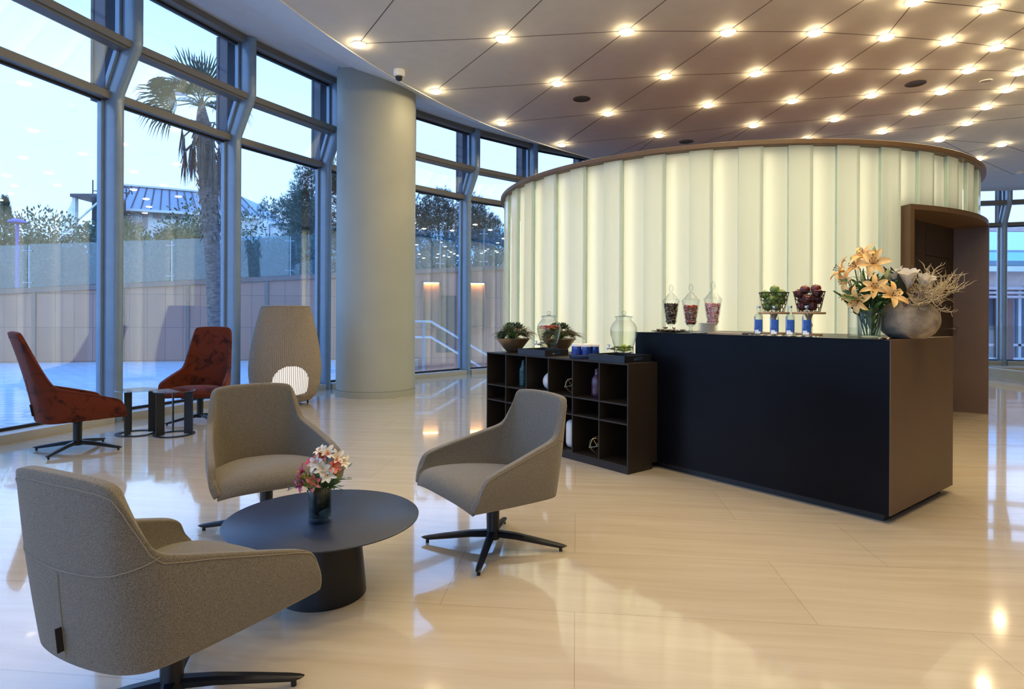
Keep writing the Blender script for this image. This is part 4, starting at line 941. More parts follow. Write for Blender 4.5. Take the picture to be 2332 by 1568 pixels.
# ---------------------------------------------------------------- low shelf unit: bowls, dispensers, cups, ornaments
M['bowl'] = mat('hammered_bronze_bowl', (.33,.235,.14), .38, metal=.75, vary=.15, vscale=70., bump=.25, bscale=130.)
M['succ'] = mat('grey_green_succulent', (.10,.15,.075), .5, vary=.35, vscale=14.)
M['succ2'] = mat('deep_green_succulent', (.05,.11,.03), .5, vary=.3, vscale=14.)
M['air'] = mat('brown_green_air_plant', (.15,.11,.055), .6, vary=.4, vscale=12.)
def planter(s, t, r, label, where, grp):
    c = Vector(spos(s,t)); H = .135
    b = thing('planter_bowl', label, 'bowl', c)
    part('body', MB().lathe([(.001,0),(.055,0),(.062,.004),(.095,.04),(.13,.085),(r,H-.004),(r+.002,H),(r-.004,H),(.12,.085),(.08,.05),(.001,.045)], 56), M['bowl'], b)
    rb_ = MB()
    for k in range(60): a = 2*pi*k/60; rb_.ball(((r+.001)*cos(a),(r+.001)*sin(a),H), .0045, 6, 4)
    part('beaded_rim', rb_, M['bowl'], b)
    part('soil', MB().lathe([(.001,.118),(r-.014,.112)], 32), mat('dark_potting_moss',(.03,.028,.012),.9), b)
    def rosette(x, y, z, R, n, w, m_, lab, tilt):
        q = MB()
        for ring,(k,u) in enumerate([(n,.25),(n,.6),(max(4,n-2),1.05)]):
            for i in range(k):
                a = 2*pi*(i+.5*ring)/k; leaf_mb(q, (.006*cos(a),.006*sin(a),.004*ring), (cos(a)*cos(u),sin(a)*cos(u),sin(u)), R*1.3*(1-.15*ring), w*1.15, -.5, .5, 6)
        d = ux*x+uy*y; q.xf(frame(uz+d.normalized()*tilt if d.length else uz)); single('succulent', q, m_, lab, 'succulent', c+d+uz*(H-.01+z*1.5), 0, grp+' succulents')
    rosette(.02,-.06,.055,.075,9,.026,M['succ'],'pale star-shaped succulent in front in '+where,.5); rosette(-.10,-.04,.015,.075,12,.016,M['succ2'],'deep green spiky succulent at the left of '+where,.8)
    rosette(.09,-.075,.015,.07,11,.018,M['succ2'],'deep green spiky succulent at the front right of '+where,.7); rosette(-.04,-.08,.01,.05,9,.022,M['succ'],'small grey-green rosette low at the front of '+where,.9)
    rosette(0,.05,.07,.07,10,.024,M['succ'],'grey-green rosette at the back of '+where,.2); rosette(-.05,.0,.075,.06,9,.022,M['succ2'],'green rosette on the top of '+where,.2); rosette(.11,.03,.03,.06,10,.02,M['succ'],'grey-green rosette at the right rim of '+where,.8)
    for i,(x,y,lab) in enumerate([(-.09,-.02,'left'),(.10,-.02,'right'),(.0,.06,'back'),(-.03,.02,'middle'),(.06,.02,'inner right'),(-.07,.06,'back left'),(.08,.07,'back right')]):
        q = MB(); d0 = ux*x+uy*y
        for k in range(26):
            a = R_.uniform(0,2*pi); el = R_.uniform(.3,1.3); dd = Vector((cos(a)*cos(el),sin(a)*cos(el),sin(el)))+d0*3.; L = R_.uniform(.11,.19); p = Vector((0,0,0)); pts = [p]
            for u in range(6): p = p+dd.normalized()*L/6; dd = dd+Vector((0,0,-.28)); pts.append(p)
            q.tube(pts, [.0042,.004,.0034,.0026,.002,.0013,.0006], 4)
        single('air_plant', q, M['air'], 'curly brown-green air plant at the %s of %s' % (lab, where), 'air plant', c+d0+uz*(H+.03), 0, grp+' air plants')
planter(1.655,.20,.165,'hammered bronze bowl of succulents at the far end of the shelf unit','the bowl at the shelf end','end bowl')
planter(1.337,.52,.165,'hammered bronze bowl of succulents behind the fruit-water dispenser','the bowl behind the dispenser','rear bowl')

def tray(s0, s1, t0, t1, label):
    z = .838; t = thing('serving_tray', label, 'tray', spos(s0,t0), RZC, 'black handled trays'); w = s1-s0; d = t1-t0; H = .055
    part('base', MB().box(-w,0,0,d,0,.008), M['blackmetal'], t)
    part('front_wall', MB().box(-w,0,0,.010,.008,H), M['blackmetal'], t); part('back_wall', MB().box(-w,0,d-.010,d,.008,H), M['blackmetal'], t)
    for x in (-w, -.010):
        m = MB(); y0, y1, c_ = .0101, d-.0101, d/2
        m.box(x,x+.010,y0,c_-.05,.008,H); m.box(x,x+.010,c_+.05,y1,.008,H); m.box(x,x+.010,c_-.05,c_+.05,.008,.020); m.box(x,x+.010,c_-.05,c_+.05,.042,H)
        part('handle_wall', m, M['blackmetal'], t)
    return t
tray(.969,1.35,.015,.30,'black tray under the dispenser of fruit water'); tray(.05,.43,.012,.335,'black tray under the dispenser of lime water')
def napkin(s,t,z,a,lab):
    single('paper_napkin', MB().box(-.055,.055,-.04,.04,0,.003), M['paper'], lab, 'napkin', spos(s,t,z), a, 'folded paper napkins')
napkin(1.05,.20,.8465,RZC,'white napkin on the tray of the fruit-water dispenser'); napkin(.13,.20,.8465,RZC+.3,'white napkin on the tray of the lime-water dispenser')
M['fruit_r'] = mat('red_berry_slices', (.42,.03,.025), .4, vary=.4, vscale=60.); M['fruit_o'] = mat('orange_slices', (.75,.30,.04), .4, vary=.3, vscale=60.); M['lime'] = mat('lime_slices', (.36,.45,.06), .4, vary=.3, vscale=50.)
M['water_y'] = thin_glass('yellowish_fruit_water', (.86,.84,.70), 1.25); M['water_l'] = thin_glass('faint_lime_water', (.95,.97,.92), 1.25)
def dispenser(s, t, label, fruity):
    z = .8465; d = thing('drink_dispenser', label, 'dispenser', spos(s,t,z), RZC, 'glass drink dispensers')
    st_ = MB(); R = .075
    st_.tube([(R*cos(2*pi*k/32), R*sin(2*pi*k/32), .105) for k in range(33)], .003, 6)
    st_.tube([(R*.9*cos(2*pi*k/32), R*.9*sin(2*pi*k/32), .062) for k in range(33)], .003, 6)
    for a in (45,135,225,315):
        ca, sa = cos(radians(a)), sin(radians(a)); st_.tube([(R*ca,R*sa,.105),(R*.98*ca,R*.98*sa,.06),(R*1.08*ca,R*1.08*sa,.002)], .003, 6)
    part('wire_stand', st_, M['blackmetal'], d)
    jar = [(.001,.066),(.060,.066),(.066,.072),(.074,.10),(.090,.15),(.104,.20),(.108,.235),(.104,.265),(.088,.295),(.068,.315),(.060,.325),(.060,.335),(.064,.338)]
    part('jar', MB().lathe(jar, 48), M['clear'], d)
    lid = part('lid', MB().lathe([(.070,.340),(.070,.347),(.062,.352),(.03,.356),(.012,.360),(.010,.365)], 40), M['clearthick'], d)
    part('knob', MB().lathe([(.010,.362),(.017,.370),(.020,.380),(.017,.390),(.001,.396)], 24), M['clear'], lid)
    inn = [(r-.003, zz) for r,zz in jar[1:9]]; top_ = .262 if fruity else .235
    part('water', MB().lathe([(.001,.070)]+[p for p in inn if p[1] < top_]+[(interp(top_, [(b,a) for a,b in inn]),top_),(.001,top_)], 40), M['water_y'] if fruity else M['water_l'], d)
    tp = MB(); tp.tube([(-.05,-.050,.095),(-.068,-.072,.095)], .012, 12); tp.tube([(-.066,-.070,.095),(-.088,-.096,.095),(-.090,-.098,.080)], [.008,.008,.007], 10); tp.tube([(-.078,-.084,.10),(-.078,-.084,.118)], .005, 8); tp.box(-.095,-.066,-.088,-.080,.118,.124)
    part('tap', tp, M['chrome'], d)
    rr = random.Random(5+int(fruity)); fm = MB()
    for i in range(60 if fruity else 40):
        a = rr.uniform(0,2*pi); r = .082*sqrt(rr.random()) if fruity else .052*sqrt(rr.random()); zz = rr.uniform(.236,.262) if fruity else rr.uniform(.080,.118); fm.cur = rr.randint(0,1) if (fruity and zz < .25) else 0
        fm.ball((r*cos(a), r*sin(a), zz), rr.uniform(.010,.018), 8, 5, (1,1,.45))
    single('fruit_slices', fm, [M['fruit_r'],M['fruit_o']] if fruity else M['lime'], 'red and orange fruit slices floating in the dispenser' if fruity else 'green lime slices at the bottom of the dispenser', 'fruit', spos(s,t,z), 0, None, 'stuff')
dispenser(1.08,.16,'glass drink dispenser with red fruit floating on yellowish water',True); dispenser(.197,.17,'glass drink dispenser of clear water with limes beside the counter',False)
ct_ = single('round_tray', MB().lathe([(.001,0),(.135,0),(.137,.004),(.137,.030),(.133,.034),(.001,.034)], 48), M['tabletop'], 'round black tray carrying the blue tumblers', 'tray', spos(.625,.17))
M['blueglass'] = mat('cobalt_blue_glass', (.012,.045,.28), .08, vary=.3, vscale=20., stretch=(3,3,.3), coat=.6)
for i,(x,y,lab) in enumerate([(-.070,-.04,'leftmost blue tumbler on the round tray'),(-.012,-.085,'blue tumbler at the very front of the round tray'),(.012,.0,'blue tumbler in the centre of the round tray'),(.068,-.055,'blue tumbler at the front right of the round tray'),(.092,.02,'blue tumbler furthest right on the round tray'),(-.03,.07,'blue tumbler at the back of the round tray')]):
    p = Vector(spos(.625,.17,.872))+ux*x+uy*y; t = thing('tumbler', lab, 'glass', p, 0, 'blue tumblers with white covers')
    part('glass', MB().lathe([(.001,0),(.040,0),(.041,.004),(.036,.072),(.001,.074)], 28), M['blueglass'], t)
    part('paper_cover', MB().lathe([(.039,.070),(.039,.086),(.037,.089),(.001,.089),(.001,.075),(.036,.0745),(.039,.070)], 28), M['paper'], t, label='white paper cover')
# ornaments in the compartments
tl = mat('dark_teal_glaze', (.008,.055,.060), .22, vary=.3, vscale=8., stretch=(1,1,6), coat=.5)
prof = [(.001,0),(.040,0),(.043,.01)]+[(.043+.0012*(1 if k%2 else -1), .012+.0075*k) for k in range(20)]+[(.036,.175),(.024,.205),(.018,.228),(.020,.246),(.017,.248),(.014,.23)]
single('teal_vase', MB().lathe(prof, 36), tl, 'dark teal ribbed bottle vase in the top row of the shelf unit', 'vase', spos(1.405,.13,.5285))
wv_ = MB(); wv_.ball((0,0,.075), .075, 30, 20, (.85,.85,1.)); wv_.lathe([(.030,.14),(.014,.165),(.012,.182),(.001,.182)], 24); single('white_vase', wv_, M['white'], 'white egg-shaped vase in the top row of the shelf unit', 'vase', spos(1.065,.16,.5285))
pv = mat('plum_purple_glaze', (.075,.025,.055), .2, vary=.2, vscale=6., coat=.6)
single('purple_vase', MB().lathe([(.001,0),(.034,0),(.046,.012),(.049,.03),(.049,.135),(.044,.16),(.028,.180),(.023,.190),(.023,.225),(.026,.232),(.022,.232),(.018,.19)], 40), pv, 'plum purple bottle vase in the top row of the shelf unit', 'vase', spos(.455,.14,.5285))
cap = MB(); cap.lathe([(.001,0),(.03,.004),(.05,.02),(.057,.045),(.057,.195),(.05,.22),(.03,.236),(.001,.24)], 36); single('white_canister', cap, M['white'], 'tall white capsule-shaped ornament in the bottom row of the shelf unit', 'ornament', spos(.735,.13,.0635))
def poly_wire(s, t, z, r, label):
    ph = (1+sqrt(5))/2; V = [Vector(v).normalized()*r for v in [(0,1,ph),(0,-1,ph),(0,1,-ph),(0,-1,-ph),(1,ph,0),(-1,ph,0),(1,-ph,0),(-1,-ph,0),(ph,0,1),(-ph,0,1),(ph,0,-1),(-ph,0,-1)]]
    V = [Matrix.Rotation(.3653,3,'Y') @ Matrix.Rotation(.4,3,'Z') @ v for v in V]; lo = min(v.z for v in V); m = MB(); L = 2*r/sqrt(1+ph*ph)*1.02
    for i in range(12):
        for j in range(i):
            if (V[i]-V[j]).length < L*1.05: m.tube([V[i]-Vector((0,0,lo-.003)), V[j]-Vector((0,0,lo-.003))], .0022, 5)
    single('wire_polyhedron', m, M['gold'], label, 'ornament', spos(s,t,z), 0, 'gold wire polyhedron ornaments')
poly_wire(.785,.17,.5285,.072,'gold wire polyhedron in the top row of the shelf unit'); poly_wire(.44,.13,.0635,.078,'gold wire polyhedron in the bottom row of the shelf unit')

# ---------------------------------------------------------------- bouquet on the coffee table
BX = Vector((-.805,2.565,.330))
bv = thing('bud_vase', 'heavy glass cylinder vase of mixed flowers on the round table', 'vase', BX)
part('glass', MB().lathe([(.001,0),(.045,0),(.0475,.004),(.0475,.150),(.0465,.151),(.0445,.149),(.0445,.022),(.001,.018)], 40), M['clearthick'], bv)
part('water', MB().lathe([(.001,.023),(.0435,.023),(.0435,.060),(.001,.060)], 32), thin_glass('dim_vase_water',(.55,.62,.55),1.25), bv)
wl = MB(); wl.grid([[(.0405*cos(a),.0405*sin(a),z+.012*sin(a*2)) for a in [2*pi*k/36 for k in range(29)]] for z in (.035,.06,.09,.12,.142)]); part('wrapped_leaf', wl, M['leaf_d'], bv, label='dark leaf wrapped inside the vase')
def bat(r,b,u): return Vector((r,b,u))+BX
def alst(hd, d, sz, m_, label):
    b = BX+Vector((hd[0]*.25,hd[1]*.25,.06)); h = bat(*hd)-b; t = thing('alstroemeria', label, 'flower', b, 0, 'alstroemeria blooms in the table vase')
    part('stem', MB().tube([(0,0,0),h*.55+Vector((0,0,.01)),h-Vector(d).normalized()*.004], .0018, 5), M['stem'], t)
    f = MB(); add_flower(f, d, 6, sz, sz*.50, .95, 1.12, R_.uniform(0,1), .72, h, cup=.3); part('petals', f, m_, t)
    a = MB(); s0 = len(a.v); 
    for k in range(5): a.tube([(0,0,sz*.2),(.004*cos(k*1.26),.004*sin(k*1.26),sz*.7)], .0007, 4)
    a.xf(Matrix.Translation(h) @ frame(d), s0); part('stamens', a, M['yellow'], t)
    lv = MB(); 
    for k in range(2): an = R_.uniform(0,6.3); leaf_mb(lv, h*.7, (cos(an),sin(an),.4), .045, .010, .6)
    part('leaves', lv, M['leaf'], t)
for hd,d,sz,m_,lab in [((.022,-.03,.225),(.1,-.9,.35),.048,'alst_w','white alstroemeria facing us in the middle of the vase'),((-.002,-.02,.245),(-.4,-.8,.4),.046,'alst_w','white alstroemeria left of the central white bloom'),((.03,.0,.275),(.1,-.5,.85),.046,'alst_w','topmost white alstroemeria of the bouquet'),((.062,.0,.262),(.6,-.5,.5),.046,'alst_w','cream alstroemeria at the upper right of the bouquet'),((-.012,.01,.215),(-.5,-.6,.3),.042,'alst_w','white alstroemeria low among the pink ones'),((.042,-.04,.205),(.3,-.9,.2),.044,'alst_w','white alstroemeria low at the right of the central bloom'),((.005,.005,.285),(-.3,-.4,.9),.042,'alst_w','white alstroemeria at the top left behind the coral one'),((.085,.01,.245),(.8,-.4,.4),.04,'alst_w','white alstroemeria at the far right edge of the bouquet'),
    ((.012,.0,.262),(-.1,-.6,.8),.044,'alst_c','coral alstroemeria between the white blooms'),((.058,-.02,.236),(.7,-.6,.2),.044,'alst_c','coral alstroemeria under the cream one at the right'),((-.005,-.045,.178),(-.1,-.95,.1),.046,'alst_c','coral-pink alstroemeria low at the front over the rim'),
    ((-.028,.0,.238),(-.4,-.4,.8),.044,'alst_p','magenta alstroemeria highest on the left'),((-.062,-.01,.21),(-.8,-.4,.4),.044,'alst_p','magenta alstroemeria on the outer left with yellow sprigs'),((-.055,-.035,.168),(-.7,-.7,.0),.048,'alst_p','magenta alstroemeria low on the left of the rim')]:
    alst(hd,d,sz,M[m_],lab)
for k,(x,y,z,lab) in enumerate([(-.085,-.01,.205,'yellow sprig furthest left in the bouquet'),(-.045,-.03,.20,'yellow sprig between the magenta blooms'),(-.022,-.045,.188,'yellow sprig just left of the low coral bloom'),(.07,.01,.215,'yellow sprig at the right edge of the bouquet')]):
    m = MB(); b = BX+Vector((x*.3,y*.3,.10)); h = bat(x,y,z)-b; m.cur = 1; m.tube([(0,0,0),h*.5,h], .0012, 5); m.cur = 0
    for i in range(34): u = R_.uniform(.72,1.05); m.ball(h*u+Vector((R_.uniform(-1,1),R_.uniform(-1,1),R_.uniform(-1,1)))*.011, .0028, 5, 4)
    single('yellow_sprig', m, [M['yellow'],M['stem']], lab, 'flower', b, 0, 'yellow sprigs in the table vase')
for k,(a,el,L,lab) in enumerate([(3.6,-.05,.10,'thin dark leaf sprig hanging over the left rim'),(-.15,.30,.11,'thin dark leaf sprig reaching out to the right'),(-.5,-.05,.10,'thin leaf sprig drooping over the right rim'),(-1.6,.2,.08,'thin leaf sprig over the front rim'),(2.2,.7,.12,'thin leaf sprig behind the blooms on the left'),(.6,.6,.12,'thin leaf sprig behind the blooms on the right')]):
    m = MB(); d = Vector((cos(a)*cos(el),sin(a)*cos(el),sin(el))); pts = [Vector((0,0,0)), d*L*.5+Vector((0,0,.012)), d*L]; m.tube(pts, .001, 4)
    for i in range(9):
        u = .2+.8*i/9; p = d*L*u+Vector((0,0,.012*sin(pi*u))); leaf_mb(m, p, d+Vector((R_.uniform(-.9,.9),R_.uniform(-.9,.9),R_.uniform(-.3,.5))), .026, .007, .4, n=4)
    single('leaf_sprig', m, M['leaf'] if k%2 else M['leaf_d'], lab, 'foliage', BX+Vector((cos(a)*.035,sin(a)*.035,.150)), 0, 'leaf sprigs in the table vase')
gl_ = MB()
for k in range(46): a = R_.uniform(0,6.3); el = R_.uniform(.3,1.3); leaf_mb(gl_, (.02*cos(a),.02*sin(a),0), (cos(a)*cos(el),sin(a)*cos(el),sin(el)), R_.uniform(.05,.10), .015, .6, face=(R_.uniform(-1,1),-.6,.5))
single('leaf_collar', gl_, M['leaf_l'], 'fresh green leaves filling the neck of the table bouquet', 'foliage', BX+Vector((0,0,.14)), 0, None, 'stuff')
# ---------------------------------------------------------------- outside: paving, panelled wall, balustrade
M['paving'] = paving_mat(); M['panels'] = panel_wall_mat()
M['panels_c'] = mat('brown_wall_cap', (.27,.17,.14), .6); M['balglass'] = thin_glass('blue_green_balustrade_glass', (.64,.84,.94), 1.5, extra=.03, dirt=.02)
M['steel'] = mat('brushed_steel_fitting', (.50,.52,.54), .3, metal=.9)
g = MB(); gp = [(-60,-30),(-5.3,-30)]+[pol(t,13.95)[:2] for t in range(230,133,-4)]+[(-2.6,13.4),(-2.6,18.2),(-60,6)]
g.prism(gp, -.35, -.03); struct('ground', g, M['paving'], 'pale interlocking paving of the courtyard outside the windows', 'paving')
g2 = MB().box(-2.6,60,12.0,60,-2.4,-2.2); struct('ground_lower', g2, M['paving'], 'lower paved level outside beyond the steps', 'paving')
WA = Vector((-2.0,17.16,0)); wd = Vector((-1,-.205,0)).normalized(); wa = atan2(.205,1)     # the wall runs left and slightly nearer
def wpt(x, z=0., off=0.):      # point on the wall face at world x
    return Vector((x, 16.5+.205*(x+5.27), z)) + Vector((.201,-.98,0))*off
def wtop(x): return 2.17+(x+7.1)*.0690
wl_ = part('wall_courtyard', MB(), M['panels'], None, (-5.27,16.5,0), wa); tag(wl_, 'brown panelled retaining wall round the courtyard', 'wall', None, 'structure')
m = MB(); c_ = MB(); X0, X1 = -16., 9.; nseg = 24
for i in range(nseg):
    a = X0+(X1-X0)*i/nseg; b = X0+(X1-X0)*(i+1)/nseg; xa, xb = a/cos(wa), b/cos(wa); za, zb = wtop(a-5.27), wtop(b-5.27)
    m.hexa([(xa,0,-2.4),(xb,0,-2.4),(xb,.4,-2.4),(xa,.4,-2.4)], [(xa,0,za-.12),(xb,0,zb-.12),(xb,.4,zb-.12),(xa,.4,za-.12)])
    c_.hexa([(xa,-.05,za-.12),(xb,-.05,zb-.12),(xb,.42,zb-.12),(xa,.42,za-.12)], [(xa,-.05,za),(xb,-.05,zb),(xb,.42,zb),(xa,.42,za)])
part('panelling', m, M['panels'], wl_); part('cap', c_, M['panels_c'], wl_)
rb = MB()
for x in (-11.9,-9.95,-8.45,-6.55,-4.75,-3.1,-1.2): xl = (x+5.27)/cos(wa); rb.box(xl-.04,xl+.04,-.035,.0,-2.4 if x>-3 else -.03,wtop(x)-.12)
part('upright_rib', rb, M['panels_c'], wl_)
tb = MB().box(3.2,3.75,-.02,.0,.15,1.75); part('service_hatch', tb, M['fin'], wl_)
# lit recesses in the wall beyond the column
for k,(xl,lab) in enumerate([(3.05,'lit upright recess in the brown wall just right of the column'),(4.33,'lit upright recess in the brown wall behind the next mullion')]):
    n_ = thing('wall_niche', lab, 'niche', (-5.27,16.5,0), wa, 'lit recesses in the courtyard wall'); b = MB()
    for q in ((xl-.26,xl-.22,.82,2.15),(xl+.22,xl+.26,.82,2.15),(xl-.22,xl+.22,2.11,2.15),(xl-.22,xl+.22,.82,.86)): b.box(q[0],q[1],-.16,-.002,q[2],q[3])
    part('frame', b, M['panels_c'], n_); part('back', MB().box(xl-.22,xl+.22,-.03,-.002,.86,2.11), mat('orange_brown_recess',(.36,.20,.13),.6), n_)
    part('lamp', MB().box(xl-.20,xl+.20,-.13,-.06,2.085,2.108), glow('warm_recess_lamp',(1.,.55,.22),26.), n_)
xs = [-16.,-14.2,-12.10,-10.36,-8.89,-7.45,-6.00,-4.7,-3.35,-2.03,-.80,.45,1.7]
for i,(a,b) in enumerate(zip(xs,xs[1:])):
    lab = ['at the far left end','left of the purple lamp','just right of the purple lamp','behind the mullion right of the purple lamp','left of the palm trunk','behind the palm trunk','right of the palm trunk','in front of the leaning pine','behind the big column','just right of the big column','left of the glass drum','behind the drum edge'][i]
    p = thing('glass_balustrade', 'bluish glass balustrade panel on the brown wall, '+lab, 'balustrade', wpt(a+.02,wtop(a),-.12), 0, 'glass balustrade panels on the courtyard wall')
    A = Vector((0,0,.02)); B = wpt(b-.02,wtop(b)+.02,-.12)-wpt(a+.02,wtop(a),-.12); hA, hB = 1.09, 1.07; dv = Vector((.2,.98,0)).normalized()*.012
    pm = MB(); pm.hexa([A,B,B+dv,A+dv],[A+uz*hA,B+uz*hB,B+dv+uz*hB,A+dv+uz*hA]); part('pane', pm, M['balglass'], p)
    po = MB(); q = B+Vector((.02,.05,0)); po.box(q.x-.014,q.x+.014,q.y-.01,q.y+.02,q.z-.02,q.z+1.05); part('post', po, M['steel'], p)
    cl = MB()
    for z in (.12,.92):
        cl.tube([q+Vector((-.10,-.06,z)), q+Vector((.10,-.04,z))], .010, 6)
        for sx in (-.10,.10): cl.ball(q+Vector((sx,-.06,z)), .02, 8, 5)
    part('clamp', cl, M['steel'], p)
# handrail of the outside steps
hr = thing('handrail', 'steel two-bar handrail sloping down the steps outside beyond the column', 'handrail', (0,0,0))
for dz, nm in ((0,'top_rail'),(-.36,'lower_rail')):
    part(nm, MB().tube([(-3.0,14.0,1.05+dz),(-1.86,14.0,1.05+dz),(-1.13,14.0,.62+dz),(.3,14.0,-.25+dz)], .024, 10), M['chrome'], hr)
for x in (-2.03,-.35): part('post', MB().box(x-.03,x+.03,13.98,14.02,-2.2,1.03 if x<-1.86 else .14), M['alu'], hr)

# ---------------------------------------------------------------- trees and bushes
M['bush'] = mat('olive_green_foliage', (.03,.05,.02), .6, col2=(.15,.20,.085), vscale=7.); M['bush2'] = mat('blue_green_foliage', (.02,.05,.033), .6, col2=(.12,.20,.13), vscale=7.)
M['bush3'] = mat('russet_foliage', (.13,.085,.055), .7, vary=.4, vscale=1.6); M['pine'] = mat('dark_pine_needles', (.018,.04,.022), .6, col2=(.06,.11,.06), vscale=5.)
M['bark'] = mat('brown_bark', (.10,.075,.055), .9, vary=.3, vscale=12.); M['palmbark'] = mat('grey_brown_palm_bark', (.17,.125,.105), .9, vary=.5, vscale=9., stretch=(1,1,2.5), bump=.8, bscale=25.)
M['palmleaf'] = mat('palm_frond_green', (.05,.085,.035), .5, vary=.4, vscale=2.5); M['deadfrond'] = mat('dry_palm_frond', (.10,.072,.055), .8, vary=.4, vscale=5.)
def blobs(seed, n, rx, ry, rz): 
    r = random.Random(seed); out = []
    for _ in range(n):
        a = r.uniform(0,2*pi); u = r.uniform(-1,1); q = sqrt(1-u*u); out.append((rx*q*cos(a)*.72, ry*q*sin(a)*.72, rz*u*.72, r.uniform(.32,.5)))
    return out
def foliage(seed, rx, ry, rz, leaves, L, w, nb=14, spiky=False):
    r = random.Random(seed); m = MB(); bs = blobs(seed, nb, rx, ry, rz); base = min(rx,ry,rz)
    for _ in range(leaves):
        b = r.choice(bs); a = r.uniform(0,2*pi); u = r.uniform(-1,1); q = sqrt(1-u*u); R = b[3]*(base+.3*max(rx,rz))*r.uniform(.55,1.05)
        n_ = Vector((q*cos(a),q*sin(a),u)); p = Vector(b[:3])+n_*R; d = (n_+Vector((r.uniform(-.8,.8),r.uniform(-.8,.8),r.uniform(-.3,.9)))).normalized()
        s = d.orthogonal().normalized(); s = (Matrix.Rotation(r.uniform(0,pi),3,d) @ s)*w*.5*r.uniform(.7,1.3); l = d*L*r.uniform(.6,1.3)
        if spiky:
            for k in range(4): dd = (d+Vector((r.uniform(-.6,.6),r.uniform(-.6,.6),r.uniform(-.5,.7)))).normalized()*L; m.add([p-s*.4,p+s*.4,p+dd], [(0,1,2)])
        else: m.add([p-s*.2, p+l*.5-s, p+l, p+l*.5+s], [(0,1,2,3)])
    return m
def bush(name, x, y, zc, rx, ry, rz, mt, label, cat, group, seed, leaves=1500, L=.16, w=.07, trunk=True, spiky=False, nb=14, zb=1.2):
    t = thing(name, label, cat, (x,y,zb), 0, group)
    f_ = foliage(seed, rx, ry, rz, leaves, L, w, nb, spiky); f_.xf(Matrix.Translation((0,0,zc-zb))); part('foliage', f_, mt, t)
    if trunk:
        k = MB(); k.tube([(0,0,0),(.05,0,(zc-zb)*.5),(0,0,zc-zb)], [.09,.07,.04], 7)
        for j in range(3): a = j*2.1; k.tube([(.04,0,(zc-zb)*.55),(rx*.5*cos(a),ry*.5*sin(a),zc-zb+rz*.2)], [.045,.015], 5)
        part('trunk', k, M['bark'], t)
    return t
bank = MB().prism([(-30,16.0),(-15,14.9),(-5.27,17.1),(9,20.0),(9,60),(-70,60)], 1.0, 1.35); struct('ground_bank', bank, M['bush'], 'planted bank above the brown wall', 'bank')
BG = 'bushes behind the glass balustrade'
for i,(u,y,zt,rx,mt,lab) in enumerate([(-60,20,4.1,1.6,'bush','bush at the very left behind the purple lamp'),(55,20.5,4.35,1.5,'bush2','bush directly behind the purple lamp'),(130,20,4.45,1.4,'bush','olive bush right of the purple lamp'),(200,20.5,4.7,1.4,'bush2','bush under the white canopy building'),(262,20,4.3,1.3,'bush','bush behind the left mullion'),(350,19.5,3.7,1.2,'bush','olive bush under the brown roof sign'),(405,20.5,4.0,1.3,'bush2','bush left of the palm trunk'),(450,20,4.0,1.2,'bush','low bush just left of the palm trunk'),(520,20.5,4.3,1.2,'bush2','bush just right of the palm trunk'),(590,20,3.5,1.5,'bush2','low blue-green bush before the white wall'),(670,20,3.6,1.5,'bush2','low blue-green bush in front of the leaning pine'),(760,21,4.0,1.6,'bush2','bush hidden beside the big column'),(960,22,3.9,1.6,'bush2','bush just right of the big column'),(1040,22,3.8,1.6,'bush2','bush under the round pine'),(1130,22.5,4.2,1.5,'bush2','bush behind the drum edge')]):
    x = (u-1166)/1385*y; rz = (zt-1.3)/2*1.15
    bush('bush', x, y, zt-rz*.98, rx, 1.2, rz, M[mt], lab, 'bush', BG, 30+i, 7000, .16, .06, True, False, 16, 1.3)
for i,(u,y,zt,rx,lab) in enumerate([(20,26,5.2,2.2,'russet airy tree behind the cypress'),(100,27,5.4,2.2,'russet airy tree left of the white canopy'),(400,24,5.3,1.0,'thin airy sapling left of the palm trunk'),(440,23.5,5.6,1.0,'thin airy sapling right beside the palm trunk'),(565,24,5.1,.8,'thin airy sapling beside the second mullion')]):
    x = (u-1166)/1385*y; bush('sapling', x, y, zt-1.1, rx, 1.0, 1.15, M['bush3'] if i<2 else M['bush'], lab, 'tree', 'airy saplings behind the balustrade', 70+i, 520, .17, .06, True, False, 12, 1.3)
cy = thing('cypress', 'slim dark cypress at the far left edge', 'tree', (-33.4,40,1.3)); r = random.Random(3); q = MB()
for _ in range(1500):
    u = r.random(); R = 1.15*(1-u)**.8*(.35+.65*min(1,u*6+.3)); a = r.uniform(0,6.3); p = Vector((R*cos(a),R*sin(a),.5+6.9*u)); d = Vector((cos(a)*.5,sin(a)*.5,1)); q.add([p-Vector((.06,0,0)),p+Vector((.06,0,0)),p+d*.35],[(0,1,2)])
part('foliage', q, M['pine'], cy); part('trunk', MB().tube([(0,0,0),(0,0,6.5)],[.12,.03],6), M['bark'], cy)
def pine(x, y, zc, lobes, label, seed):
    t = thing('pine_tree', label, 'tree', (x,y,1.3), 0, 'pines beyond the balustrade'); f_ = MB(); k = MB(); k.tube([(.1,0,0),(0,0,(zc-1.3)*.5),(0,0,zc-1.3)], [.16,.12,.06], 8)
    for i,(dx,dz,r) in enumerate(lobes):
        for j in range(2):
            g_ = foliage(seed+i*7+j, r, r, r*.8, 620, .17, .05, 10, True); g_.xf(Matrix.Translation((dx,(-.5 if j else .5)*r,zc-1.3+dz))); f_.add(g_.v, g_.f)
        k.tube([(0,0,(zc-1.3)*.5),(dx*.6,0,zc-1.3+dz-.3),(dx,0,zc-1.3+dz)], [.07,.04,.015], 5)
    part('foliage', f_, M['pine'], t); part('trunk', k, M['bark'], t)
